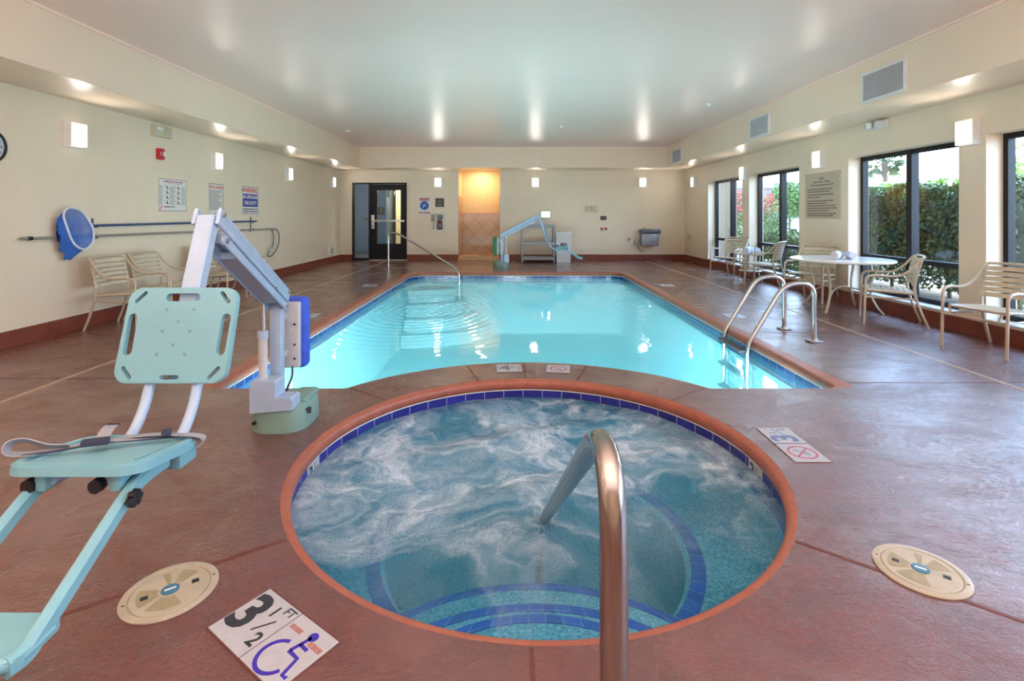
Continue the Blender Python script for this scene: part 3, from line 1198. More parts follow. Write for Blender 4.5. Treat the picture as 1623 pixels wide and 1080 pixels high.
# shower alcove
m_ = MB()
ay1 = 15.95
m_.box(((AX0 + AX1) / 2, ay1 + 0.05, 1.33), (AX1 - AX0 + 0.4, 0.1, 2.7))
m_.box((AX0 - 0.05, (YB + 0.2 + ay1) / 2, 1.33), (0.1, ay1 - YB - 0.2, 2.7))
m_.box((AX1 + 0.05, (YB + 0.2 + ay1) / 2, 1.33), (0.1, ay1 - YB - 0.2, 2.7))
m_.box(((AX0 + AX1) / 2, (YB + 0.1 + ay1) / 2, 2.70), (AX1 - AX0 + 0.3, ay1 - YB + 0.0, 0.1))
struct(m_.build('wall_alcove', 'alcove_paint', smooth=0), 'warm orange painted walls of the shower alcove', 'wall')
m_ = MB()
m_.box(((AX0 + AX1) / 2, ay1 - 0.006, 0.68), (AX1 - AX0, 0.012, 1.32))
o = m_.build('wall_alcove_tile', 'alcove_tile', smooth=0, uv=lambda co, no: (co.x, co.z))
struct(o, 'tan tiles laid diagonally on the lower alcove wall', 'wall tile')
m_ = MB()
m_.box(((AX0 + AX1) / 2, ay1 - 0.012, 1.355), (AX1 - AX0, 0.024, 0.03))
struct(m_.build('trim_11', 'jamb_tile', smooth=0, uv=lambda co, no: (co.x, co.z)), 'narrow tile border capping the alcove tiles', 'tile trim')
m_ = MB()
m_.box((AX0 + 0.006, (YB + ay1) / 2, 0.93), (0.012, ay1 - YB, 1.86))
m_.box((AX1 - 0.006, (YB + ay1) / 2, 0.93), (0.012, ay1 - YB, 1.86))
struct(m_.build('trim_12', 'jamb_tile', smooth=0, uv=lambda co, no: (co.y, co.z)), 'small square tiles on the side walls of the alcove', 'wall tile')
m_ = MB()
m_.box(((AX0 + AX1) / 2, (YB + ay1) / 2, -0.02), (AX1 - AX0, ay1 - YB + 0.2, 0.16))
m_.box(((AX0 + AX1) / 2 + 0.06, YB - 0.02, 0.06), (AX1 - AX0 - 0.12, 0.1, 0.12), bev=0.01)
struct(m_.build('trim_13', 'curb_tile', smooth=0), 'tan tiled curb and floor of the shower alcove', 'curb')
m_ = MB()
m_.box((-0.72, 15.25, 0.069), (0.6, 0.45, 0.018), bev=0.004)
tag(m_.build('bath_mat', 'floor_mat', smooth=0, loc=(-0.72, 15.25, 0.06)), 'thin black mat on the floor of the shower alcove', 'mat')
area('alcove_lamp_light', (-0.95, 15.4, 2.62), (0, 0.15, -1), 0.25, 0.25, 16, (1.0, 0.80, 0.55))

# ------------------------------------------------------------------ whatever hangs on the walls
def make_sconce(M, label):
    s = thing_m('wall_lamp', label, 'lamp', M, 'white box lamps along the walls')
    m_ = MB()
    m_.box((0, 0, 0.012), (0.23, 0.285, 0.024), bev=0.004)
    for sx_ in (-1, 1):
        m_.box((sx_ * 0.108, 0, 0.05), (0.008, 0.27, 0.08))
        for y in (-0.09, 0.09):
            m_.box((sx_ * 0.114, y, 0.06), (0.008, 0.012, 0.012))
    m_.build('backplate', 'lamp_white', s)
    m_ = MB()
    m_.box((0, 0, 0), (0.205, 0.262, 0.075), bev=0.008)
    d = m_.build('lamp_cover', 'lamp_diffuser', s)
    d.location = (0, 0, 0.066)
    # the cover's own axes: x across, z up
    d.data.transform(Matrix.Rotation(PI / 2, 4, 'X'))
    d.rotation_euler = (-PI / 2, 0, 0)
    return s


ZS = 2.2
sl_ = [('left wall lamp beside the clock, nearest of the left row', 5.75), ('left wall lamp above the pool rules sign', 8.5),
       ('left wall lamp third along from the clock', 11.25), ('left wall lamp in the far corner beside the door', 14.0),
       ('left wall lamp beside the viewer', 3.0), ('left wall lamp behind the viewer', 0.25), ('left wall lamp at the end behind the viewer', -2.5)]
for lab, y in sl_:
    make_sconce(on_left(y, ZS), lab)
sr_ = [('right wall lamp on the pier between the two nearest windows', 5.565), ('right wall lamp above the tan pool hours sign', 8.27),
       ('right wall lamp on the pier between the two far windows', 10.96), ('right wall lamp in the far corner past the last window', 13.95),
       ('right wall lamp beside the viewer', 2.86), ('right wall lamp behind the viewer', 0.16), ('right wall lamp at the end behind the viewer', -2.6)]
for lab, y in sr_:
    make_sconce(on_right(y, ZS), lab)
for lab, x in (('back wall lamp above the no diving sign', -2.13), ('back wall lamp above the far pool lift', 0.67), ('back wall lamp on the right above the drinking fountain', 3.76)):
    make_sconce(on_back(x, 2.24), lab)

# clock
s = thing_m('wall_clock', 'round black-rimmed wall clock cut by the left picture edge', 'clock', on_left(4.83, 1.955))
m_ = MB()
m_.lathe([(0.0, 0.0), (0.155, 0.0), (0.16, 0.01), (0.16, 0.035), (0.15, 0.042), (0.142, 0.036), (0.140, 0.02)], 48)
m_.build('rim', 'black_plastic', s)
m_ = MB()
m_.prism(circ(0.143, 48), 0.002, 0.022)
fc = m_.build('clock_face', 'clock_face', s)
m_ = MB()
for k in range(12):
    a = PI / 2 - (k + 1) * PI / 6
    m_.text(str(k + 1), 0.036, Matrix.Translation((0.108 * math.cos(a), 0.108 * math.sin(a), 0.0235)), 0.0008)
for k in range(60):
    a = k * PI / 30
    m_.box((0.134 * math.cos(a), 0.134 * math.sin(a), 0.0228), (0.008, 0.0015, 0.001), Matrix.Rotation(a, 3, 'Z'))
m_.build('numerals', 'ink_dark', fc, smooth=0)
for nm, ln, a in (('hour_hand', 0.06, 2.4), ('minute_hand', 0.095, 1.2)):
    m_ = MB()
    m_.box((ln / 2 * math.cos(a), ln / 2 * math.sin(a), 0.026), (ln, 0.006, 0.002), Matrix.Rotation(a, 3, 'Z'))
    m_.build(nm, 'black_plastic', fc, smooth=0)

# box under the soffit and red fire alarm
s = thing_m('speaker_box', 'cream rectangular box high on the left wall under the soffit', 'speaker', on_left(7.19, 2.47))
m_ = MB()
m_.box((0, 0, 0.03), (0.36, 0.15, 0.06), bev=0.008)
m_.build('body', 'cream_plastic', s)
m_ = MB()
m_.box((-0.08, 0.03, 0.065), (0.13, 0.05, 0.012), bev=0.004)
m_.build('cover_plate', 'white_plastic', s)
s = thing_m('fire_alarm', 'red fire alarm with clear strobe on the left wall', 'fire alarm', on_left(7.17, 2.155))
m_ = MB()
m_.box((0, 0, 0.028), (0.115, 0.155, 0.056), bev=0.012)
m_.build('body', 'red_alarm', s)
m_ = MB()
m_.box((0.025, 0, 0.065), (0.035, 0.07, 0.03), bev=0.01)
m_.build('strobe', 'white_plastic', s)
m_ = MB()
m_.text('FIRE', 0.03, Matrix.Translation((-0.03, 0, 0.0575)) @ Matrix.Rotation(PI / 2, 4, 'Z'), 0.0005)
m_.build('lettering', 'sign_white', s, smooth=0)


def board(m_, w, h, t=0.006, rim=None):
    m_.mat(0).box((0, 0, t / 2), (w, h, t))
    if rim is not None:
        m_.mat(rim)
        r = 0.008
        for x in (-1, 1):
            m_.box((x * (w / 2 - r), 0, t), (r, h - r, 0.001))
            m_.box((0, x * (h / 2 - r), t), (w - r, r, 0.001))


def lines(m_, x0, x1, y, hgt, seed, t=0.006):
    """a row of words too small to read"""
    r = random.Random(seed)
    x = x0
    while x < x1 - 0.012:
        w = min(r.uniform(0.02, 0.06), x1 - x)
        m_.box((x + w / 2, y, t), (w, hgt, 0.001))
        x += w + 0.012


# first-aid chart
s = thing_m('first_aid_chart', 'white first-aid instruction chart with small drawings, leftmost of three signs', 'sign', on_left(7.47, 1.586))
m_ = MB()
board(m_, 0.62, 0.47, rim=1)
m_.build('board', ['sign_white', 'ink_grey'], s, smooth=0)
m_ = MB()
lines(m_, -0.2, 0.24, 0.195, 0.016, 1)
m_.build('heading', 'ink_crimson', s, smooth=0)
m_ = MB()
lines(m_, -0.12, 0.18, 0.17, 0.006, 2)
for c, (x0, x1) in enumerate(((-0.29, -0.22), (-0.07, 0.04), (0.19, 0.28))):
    for k in range(24):
        lines(m_, x0, x1, 0.13 - k * 0.0115, 0.005, 50 * c + k)
m_.build('small_print', 'ink_grey', s, smooth=0)
m_ = MB()
for x in (-0.13, 0.115):
    for k in range(4):
        y = 0.115 - k * 0.072
        r = random.Random(int(x * 100) + k)
        m_.box((x - 0.055, y + 0.02, 0.006), (0.008, 0.014, 0.001))
        m_.prism(circ(0.012, 10, x + r.uniform(-0.02, 0.02), y + 0.012), 0.0055, 0.0066)
        m_.tube(smooth_path([(x - 0.03, y - 0.02, 0.006), (x, y - 0.005, 0.006), (x + 0.012, y - 0.022, 0.006), (x + 0.035, y - 0.016, 0.006)], 4), 0.0045, seg=4)
        m_.box((x + 0.008, y - 0.012, 0.006), (0.03, 0.012, 0.001), Matrix.Rotation(0.6, 3, 'Z'))
m_.text('EMERGENCY CALL 911', 0.024, Matrix.Translation((-0.19, -0.17, 0.006)), 0.0008, 'LEFT')
m_.build('drawings', 'ink_dark', s, smooth=0)
m_ = MB()
m_.tube(smooth_path([(-0.275, -0.205, 0.006), (-0.262, -0.178, 0.006), (-0.24, -0.16, 0.006)], 5), 0.006, seg=6)
m_.box((-0.277, -0.21, 0.006), (0.016, 0.02, 0.003))
m_.box((-0.235, -0.158, 0.006), (0.016, 0.02, 0.003))
m_.build('telephone_symbol', 'ink_red', s, smooth=0)

# pool rules
s = thing_m('pool_rules_sign', 'tall white pool rules sign with red heading, middle of three signs', 'sign', on_left(8.56, 1.525))
m_ = MB()
board(m_, 0.42, 0.60, rim=1)
m_.mat(1)
for k in range(9):
    m_.box((0, 0.185 - k * 0.0375, 0.006), (0.40, 0.006, 0.001))
m_.build('board', ['sign_white', 'ink_dark'], s, smooth=0)
m_ = MB()
m_.text('POOL RULES', 0.066, Matrix.Translation((0, 0.236, 0.006)), 0.002)
m_.build('heading', 'ink_red', s, smooth=0)
m_ = MB()
for k in range(9):
    lines(m_, -0.18, random.Random(k).uniform(0.05, 0.18), 0.167 - k * 0.0375, 0.012, k + 30)
lines(m_, -0.05, 0.06, -0.2, 0.012, 77)
m_.build('small_print', 'ink_grey', s, smooth=0)

# warning, no lifeguard on duty
s = thing_m('warning_sign', 'white warning sign with red heading and blue block, rightmost of three signs', 'sign', on_left(9.68, 1.575))
m_ = MB()
board(m_, 0.62, 0.52, rim=1)
m_.build('board', ['sign_white', 'ink_dark'], s, smooth=0)
m_ = MB()
m_.text('WARNING', 0.12, Matrix.Translation((-0.02, 0.185, 0.006)), 0.003)
m_.build('heading', 'ink_red', s, smooth=0)
m_ = MB()
m_.box((0, 0.0, 0.006), (0.55, 0.24, 0.001))
m_.build('blue_block', 'ink_blue', s, smooth=0)
m_ = MB()
m_.text('NO LIFEGUARD', 0.085, Matrix.Translation((0, 0.06, 0.007)), 0.002)
m_.text('ON DUTY', 0.10, Matrix.Translation((0, -0.05, 0.007)), 0.002)
m_.build('lettering', 'sign_white', s, smooth=0)
m_ = MB()
lines(m_, -0.26, 0.26, -0.165, 0.022, 5)
lines(m_, -0.26, 0.26, -0.21, 0.022, 6)
m_.build('small_print', 'ink_dark', s, smooth=0)

# back wall signs
s = thing_m('no_diving_sign', 'red and white caution no diving sign with blue circle', 'sign', on_back(-2.53, 1.56))
m_ = MB()
m_.box((0, 0, 0.003), (0.33, 0.50, 0.006))
m_.build('board', 'sign_white', s, smooth=0)
m_ = MB()
m_.box((0, 0.195, 0.0062), (0.29, 0.075, 0.001))
m_.text('NO DIVING', 0.078, Matrix.Translation((0, -0.195, 0.006)), 0.003, sx=0.82)
m_.build('red_lettering', 'ink_crimson', s, smooth=0)
m_ = MB()
m_.text('CAUTION', 0.06, Matrix.Translation((0, 0.195, 0.0072)), 0.001)
m_.build('white_lettering', 'sign_white', s, smooth=0)
m_ = MB()
m_.prism(circ(0.128, 36, 0, 0.015), 0.006, 0.0068)
m_.build('blue_circle', 'ink_diver_blue', s, smooth=0)
m_ = MB()
m_.tube([(-0.06, 0.06, 0.0075), (0.06, -0.03, 0.0075)], 0.005, seg=4)
m_.tube(smooth_path([(0.05, 0.085, 0.0075), (0.015, 0.03, 0.0075), (-0.02, -0.01, 0.0075), (-0.03, -0.06, 0.0075)], 5), 0.011, seg=4)
m_.tube([(0.0, 0.01, 0.0075), (-0.06, -0.01, 0.0075)], 0.006, seg=4)
m_.build('diver_symbol', 'sign_white', s, smooth=0)


def plaque(name, label, M, w, h, rows):
    s_ = thing_m(name, label, 'sign', M)
    q = MB()
    q.box((0, 0, 0.006), (w, h, 0.012), bev=0.003)
    q.build('board', 'sign_dark', s_, smooth=0)
    q = MB()
    for k, (y, ww) in enumerate(rows):
        lines(q, -ww / 2, ww / 2, y, h * 0.06, k + 9, 0.0125)
    q.build('small_print', 'ink_light', s_, smooth=0)
    return s_


plaque('wall_plaque', 'small dark square plaque above the fire extinguisher', on_back(-2.09, 1.66), 0.25, 0.25, [(0.06, 0.12), (0.02, 0.16), (-0.05, 0.16), (-0.08, 0.1)])
plaque('wall_plaque', 'small dark plaque above the two red buttons', on_back(2.64, 1.215), 0.175, 0.115, [(0.02, 0.1), (-0.01, 0.12)])

# telephone
s = thing_m('wall_telephone', 'beige wall telephone with hanging cord beside the extinguisher', 'telephone', on_back(-2.28, 1.22))
m_ = MB()
m_.box((0, 0.0, 0.03), (0.085, 0.22, 0.06), bev=0.015)
m_.build('body', 'cream_plastic', s)
m_ = MB()
m_.tube(smooth_path([(-0.01, 0.08, 0.085), (-0.01, 0.03, 0.1), (-0.01, -0.05, 0.1), (-0.01, -0.09, 0.085)], 5), 0.02, seg=8)
m_.build('handset', 'belt_grey', s)
m_ = MB()
m_.tube(smooth_path([(0.0, -0.1, 0.05), (0.012, -0.2, 0.03), (-0.005, -0.3, 0.03), (0.015, -0.31, 0.03), (0.012, -0.18, 0.04)], 6), 0.006, seg=6)
m_.build('cord', 'cream_plastic', s)

# extinguisher in its white cabinet
s = thing_m('extinguisher_cabinet', 'white wall cabinet with clear front holding a fire extinguisher', 'cabinet', on_back(-2.07, 1.105))
m_ = MB()
w_, h_ = 0.25, 0.52
m_.box((0, 0, 0.005), (w_, h_, 0.01))
for x in (-1, 1):
    m_.box((x * (w_ / 2 - 0.015), 0, 0.07), (0.03, h_, 0.14))
m_.box((0, h_ / 2 - 0.02, 0.07), (w_ - 0.06, 0.04, 0.14))
m_.box((0, -h_ / 2 + 0.015, 0.07), (w_ - 0.06, 0.03, 0.14))
m_.build('body', 'white_plastic', s, smooth=0)
m_ = MB()
m_.box((0, 0.14, 0.012), (0.17, 0.10, 0.004))
m_.build('instruction_label', 'extinguisher_grey', s, smooth=0)
m_ = MB()
m_.box((0, 0, 0.142), (w_ - 0.05, h_ - 0.06, 0.003))
m_.build('pane', 'window_glass', s, smooth=0)
s2 = thing_m('fire_extinguisher', 'small red fire extinguisher with grey label inside the white cabinet', 'fire extinguisher', on_back(-2.07, 0.875) @ Matrix.Translation((0, 0, 0.07)))
m_ = MB()
R_ = Matrix.Rotation(-PI / 2, 3, 'X')
m_.lathe([(0.0, 0.0), (0.055, 0.0), (0.062, 0.01), (0.062, 0.2), (0.05, 0.235), (0.024, 0.255), (0.022, 0.275), (0, 0.275)], 20, R=R_)
m_.build('body', 'extinguisher_red', s2)
m_ = MB()
m_.lathe([(0.063, 0.06), (0.0635, 0.06), (0.0635, 0.18), (0.063, 0.18)], 20, R=R_)
m_.build('paper_label', 'extinguisher_grey', s2)
m_ = MB()
m_.box((0.0, 0.295, 0), (0.03, 0.03, 0.03), bev=0.005)
m_.box((0.03, 0.315, 0), (0.09, 0.012, 0.02))
m_.box((0.03, 0.29, 0), (0.08, 0.010, 0.02))
m_.build('handle', 'black_plastic', s2)
m_ = MB()
m_.tube(smooth_path([(-0.01, 0.29, 0.01), (-0.06, 0.27, 0.02), (-0.078, 0.18, 0.02), (-0.07, 0.06, 0.02)], 5), 0.009, seg=6)
m_.build('hose', 'black_plastic', s2)

# emergency lamp on the back wall
s = thing_m('emergency_light', 'lit rectangular emergency light above the grey shelf cart', 'lamp', on_back(0.965, 1.315))
m_ = MB()
m_.box((0, 0, 0.025), (0.29, 0.22, 0.05), bev=0.02)
m_.build('housing', 'bracket_grey', s)
m_ = MB()
m_.box((0.005, 0.0, 0.055), (0.24, 0.16, 0.02), bev=0.015)
m_.build('lens', 'emergency_glow', s)
# thermostats
for k, (x, lab) in enumerate(((2.2, 'left one of two beige control boxes on the back wall'), (2.39, 'right one of two beige control boxes on the back wall'))):
    s = thing_m('control_box', lab, 'thermostat', on_back(x, 1.485), 'beige control boxes')
    m_ = MB()
    m_.box((0, 0, 0.03), (0.18, 0.165, 0.06), bev=0.012)
    m_.build('body', 'cream_plastic', s)
    m_ = MB()
    if k == 0:
        m_.prism(circ(0.02, 16, -0.02, -0.01), 0.06, 0.066)
    else:
        m_.box((0.055, 0, 0.062), (0.025, 0.1, 0.008), bev=0.003)
    m_.build('dial' if k == 0 else 'cover_plate', 'white_plastic', s)
for k, (x, lab) in enumerate(((2.59, 'left one of two red emergency buttons on the back wall'), (2.71, 'right one of two red emergency buttons on the back wall'))):
    s = thing_m('emergency_button', lab, 'button', on_back(x, 0.905), 'red emergency buttons')
    m_ = MB()
    m_.box((0, 0, 0.015), (0.105, 0.115, 0.03), bev=0.006)
    m_.build('box', 'white_plastic', s)
    m_ = MB()
    m_.lathe([(0.042, 0.03), (0.042, 0.038), (0.02, 0.04), (0.02, 0.05), (0.034, 0.053), (0.034, 0.066), (0.0, 0.07)], 20)
    m_.build('push_button', 'red_button', s)

# drinking fountain
s = thing_m('drinking_fountain', 'grey wall-hung drinking fountain in the far right corner', 'drinking fountain', on_back(3.93, 0.6))
m_ = MB()
m_.box((-0.01, 0.0, 0.15), (0.48, 0.36, 0.30), bev=0.03)
m_.build('cabinet', 'fountain_grey', s)
m_ = MB()
m_.box((0, 0.235, 0.18), (0.56, 0.12, 0.36), bev=0.03)
m_.build('basin', 'fountain_dark', s)
m_ = MB()
m_.box((0.02, 0.30, 0.17), (0.44, 0.012, 0.26), bev=0.004)
m_.tube(smooth_path([(-0.15, 0.30, 0.1), (-0.15, 0.335, 0.12), (-0.13, 0.335, 0.16)], 4), 0.01, seg=8)
m_.build('spout', 'steel', s)
s = thing_m('outlet_box', 'grey outlet box with a dark cord beside the drinking fountain', 'outlet', on_back(3.59, 0.52))
m_ = MB()
m_.box((0, 0, 0.03), (0.12, 0.16, 0.06), bev=0.01)
m_.build('body', 'bracket_grey', s)
m_ = MB()
m_.tube(smooth_path([(0.0, -0.06, 0.06), (0.03, -0.12, 0.07), (0.08, -0.2, 0.06), (0.14, -0.26, 0.05), (0.2, -0.28, 0.04)], 5), 0.008, seg=6)
m_.build('cord', 'hose_dark', s)
s = thing_m('hose_tap', 'small chrome hose tap on the back wall left of the fountain', 'tap', on_back(3.36, 0.58))
m_ = MB()
m_.tube(smooth_path([(0, 0, 0), (0, 0, 0.05), (0, -0.03, 0.07), (0, -0.05, 0.07)], 4), 0.014, seg=8)
m_.build('spout', 'steel', s)
m_ = MB()
m_.box((0.02, 0.03, 0.04), (0.07, 0.015, 0.015), bev=0.004)
m_.box((0.02, 0.03, 0.04), (0.015, 0.07, 0.015), bev=0.004)
m_.build('handle', 'hose_dark', s)
s = thing_m('outlet_box', 'pale outlet box on the window wall in the far corner', 'outlet', on_right(14.3, 0.68))
m_ = MB()
m_.box((0, 0, 0.03), (0.13, 0.2, 0.06), bev=0.01)
m_.build('body', 'cream_plastic', s)
m_ = MB()
m_.box((0, 0, 0.062), (0.08, 0.14, 0.006))
m_.build('cover_plate', 'sign_tan', s, smooth=0)
s = thing_m('outlet_box', 'pale green outlet box low on the left wall beside the door', 'outlet', on_left(13.9, 0.33))
m_ = MB()
m_.box((0, 0, 0.03), (0.3, 0.24, 0.06), bev=0.008)
m_.build('body', 'white_plastic', s)
m_ = MB()
m_.box((0.0, 0, 0.062), (0.2, 0.16, 0.008), bev=0.003)
m_.build('cover_plate', 'green_device', s)
m_ = MB()
m_.lathe([(0, 0), (0.022, 0), (0.022, 0.012), (0.012, 0.02), (0, 0.022)], 14)
for v in m_.v:
    pass
m_.v = [on_back(-1.62, 1.81) @ v for v in m_.v]
tag(m_.build('motion_sensor', 'white_plastic', loc=(-1.62, 14.8, 1.81)), 'tiny white round sensor left of the shower alcove', 'sensor')

# tan rules panel on the window wall
s = thing_m('pool_hours_sign', 'tan panel with pool hours and rules between two windows', 'sign', on_right(8.24, 1.615))
m_ = MB()
m_.box((0, 0, 0.01), (0.92, 0.74, 0.02), bev=0.003)
m_.build('board', 'sign_tan', s, smooth=0)
m_ = MB()
for x in (-1, 1):
    for y in (-1, 1):
        m_.lathe([(0.012, 0.02), (0.012, 0.026), (0, 0.028)], 12, c=(x * 0.435, y * 0.345, 0))
m_.build('screw', 'aluminium', s)
m_ = MB()
T_ = Matrix.Translation
m_.text('Pool', 0.062, T_((0, 0.275, 0.0205)), 0.001, depth=0.001)
m_.text('Hours: 9:00 am - 10:00 pm', 0.042, T_((0, 0.222, 0.0205)), 0.0006, depth=0.001)
m_.text('Pool for use by registered guests only', 0.04, T_((0, 0.172, 0.0205)), 0.0006, depth=0.001)
for k, (y, x1) in enumerate(((0.105, 0.28), (0.065, 0.22), (0.015, 0.30), (-0.025, 0.0), (-0.085, 0.30), (-0.125, 0.16), (-0.165, 0.36), (-0.205, 0.4), (-0.245, 0.18), (-0.29, 0.38), (-0.325, 0.3))):
    lines(m_, -0.39, x1, y, 0.017, 90 + k, 0.0202)
m_.build('lettering', 'ink_brown', s, smooth=0)

# twin emergency lamp head under the right soffit
s = thing_m('emergency_light', 'white twin-head emergency light under the window wall soffit', 'lamp', on_right(6.93, 2.52))
m_ = MB()
m_.box((0, 0, 0.03), (0.30, 0.10, 0.06), bev=0.01)
m_.build('housing', 'white_plastic', s)
for x in (-0.11, 0.11):
    m_ = MB()
    Rz = Matrix.Rotation(0.5 if x > 0 else -0.5, 3, 'Y')
    m_.box((x, -0.0, 0.10), (0.11, 0.085, 0.08), Rz, bev=0.02)
    hd = m_.build('lamp_head', 'white_plastic', s)
    m_ = MB()
    for i in range(4):
        for j in range(3):
            p = Vector((-0.036 + i * 0.024, -0.025 + j * 0.025, 0.041))
            m_.box(Vector((x, 0, 0.10)) + Rz @ p, (0.014, 0.014, 0.004), Rz)
    m_.build('lens', 'bracket_grey', hd, smooth=0)

# air vents in the right soffit
for lab, y0, y1 in (('large slatted air vent nearest the viewer on the right soffit', 5.47, 6.16), ('slatted air vent in the middle of the right soffit', 8.38, 9.07), ('slatted air vent at the far end of the right soffit', 12.72, 13.45)):
    s = thing_m('air_vent', lab, 'vent', on_right((y0 + y1) / 2, 2.81, 4.22), 'air vents in the right soffit')
    w_ = y1 - y0
    m_ = MB()
    h_ = 0.36
    for q in (-1, 1):
        m_.box((q * (w_ / 2 - 0.015), 0, 0.01), (0.03, h_, 0.02))
        m_.box((0, q * (h_ / 2 - 0.015), 0.01), (w_ - 0.06, 0.03, 0.02))
    m_.build('vent_frame', 'vent_white', s, smooth=0)
    m_ = MB()
    m_.box((0, 0, 0.002), (w_ - 0.05, h_ - 0.05, 0.003))
    m_.build('backing', 'vent_dark', s, smooth=0)
    m_ = MB()
    for k in range(22):
        x = -w_ / 2 + 0.045 + k * (w_ - 0.09) / 21
        m_.box((x, 0, 0.011), (0.016, h_ - 0.056, 0.003), Matrix.Rotation(0.6, 3, 'Y'))
    m_.build('slat', 'vent_slat', s, smooth=0)

# little things on the ceiling
def ceiling_dot(name, label, cat, x, y, r, matn='white_plastic'):
    s_ = thing(name, label, cat, (x, y, CEIL))
    q = MB()
    q.lathe([(0, 0), (r, 0), (r, -0.012), (r * 0.7, -0.03), (0, -0.034)], 20)
    q.build('body', matn, s_)
    q = MB()
    q.lathe([(0, -0.03), (r * 0.25, -0.03), (r * 0.25, -0.06), (0, -0.062)], 10)
    q.build('sensor_tip', 'bracket_grey', s_)


ceiling_dot('smoke_detector', 'small white detector on the ceiling near the left soffit', 'detector', -3.59, 11.2, 0.06)
ceiling_dot('sprinkler_head', 'tiny sprinkler head on the ceiling near the right soffit', 'sprinkler', 3.27, 8.5, 0.035)
ceiling_dot('sprinkler_head', 'tiny sprinkler head on the ceiling above the far pool end', 'sprinkler', 1.02, 10.6, 0.035)

# ------------------------------------------------------------------ pool ladder, hand rails
def xz(path, y):
    return [(x, y, z) for x, z in path]


lad = thing('pool_ladder', 'stainless steel pool ladder with two bent rails on the right pool edge', 'ladder', (2.75, 5.54, 0))
LP = Matrix.Translation((-2.75, -5.54, 0))
for y in (5.83, 5.25):
    m_ = MB().at(LP)
    m_.tube(fillet([(3.1, y, 0.0), (3.1, y, 0.60), (2.80, y, 0.60), (2.42, y, -0.03), (2.40, y, -1.05)], [0, 0.2, 0.22, 0.1, 0], 8), 0.024, seg=14)
    r_ = m_.build('rail', 'steel', lad)
    m_ = MB().at(LP)
    m_.box((3.1, y, 0.008), (0.13, 0.10, 0.014), bev=0.004)
    m_.lathe([(0.034, 0.014), (0.030, 0.03), (0.025, 0.032)], 16, c=(3.1, y, 0))
    m_.build('foot_plate', 'steel_dull', r_)
for z in (-0.105, -0.36, -0.62):
    m_ = MB().at(LP)
    m_.box((2.38, 5.54, z), (0.09, 0.56, 0.03), bev=0.008)
    m_.build('step', 'hose_dark', lad)

hr = thing('pool_handrail', 'slim chrome handrail sloping down into the far left pool corner', 'handrail', (-2.86, 11.86, 0))
m_ = MB().at(Matrix.Translation((2.86, -11.86, 0)))
m_.tube(fillet([(-2.86, 11.86, 0), (-2.86, 11.86, 0.90), (-2.62, 11.80, 0.87), (-1.30, 11.45, 0.14), (-1.17, 11.40, -0.02), (-1.17, 11.40, -0.6)], [0, 0.16, 0.14, 0.08, 0.08, 0], 7), 0.022, seg=12)
m_.build('rail', 'steel', hr)
m_ = MB()
m_.lathe([(0.05, 0.0), (0.05, 0.008), (0.03, 0.02), (0.02, 0.02)], 16)
m_.build('foot_plate', 'steel_dull', hr)

hr = thing('whirlpool_handrail', 'bronze-tinted steel handrail dipping into the foamy whirlpool in front', 'handrail', (0.175, 0.88, 0))
m_ = MB().at(Matrix.Translation((-0.175, -0.88, 0)))
m_.tube(fillet([(0.175, 0.88, 0), (0.175, 0.88, 0.96), (0.155, 2.43, -0.14), (0.15, 2.83, -0.47), (0.15, 2.83, -1.0)], [0, 0.27, 0.3, 0.1, 0], 14), 0.0245, seg=24)
m_.build('rail', 'steel_bronze', hr)
m_ = MB()
m_.lathe([(0.06, 0.0), (0.06, 0.008), (0.035, 0.024), (0.024, 0.024)], 24)
m_.build('foot_plate', 'steel_dull', hr)

# ------------------------------------------------------------------ pool lifts
def capsule(cx, cy, ln, w, ang, n=6):
    r = w / 2
    pts = [(ln / 2 - r + r * math.cos(-PI / 2 + PI * k / n), r * math.sin(-PI / 2 + PI * k / n)) for k in range(n + 1)]
    pts += [(-ln / 2 + r + r * math.cos(PI / 2 + PI * k / n), r * math.sin(PI / 2 + PI * k / n)) for k in range(n + 1)]
    c, s = math.cos(ang), math.sin(ang)
    return [(cx + x * c - y * s, cy + x * s + y * c) for x, y in pts]


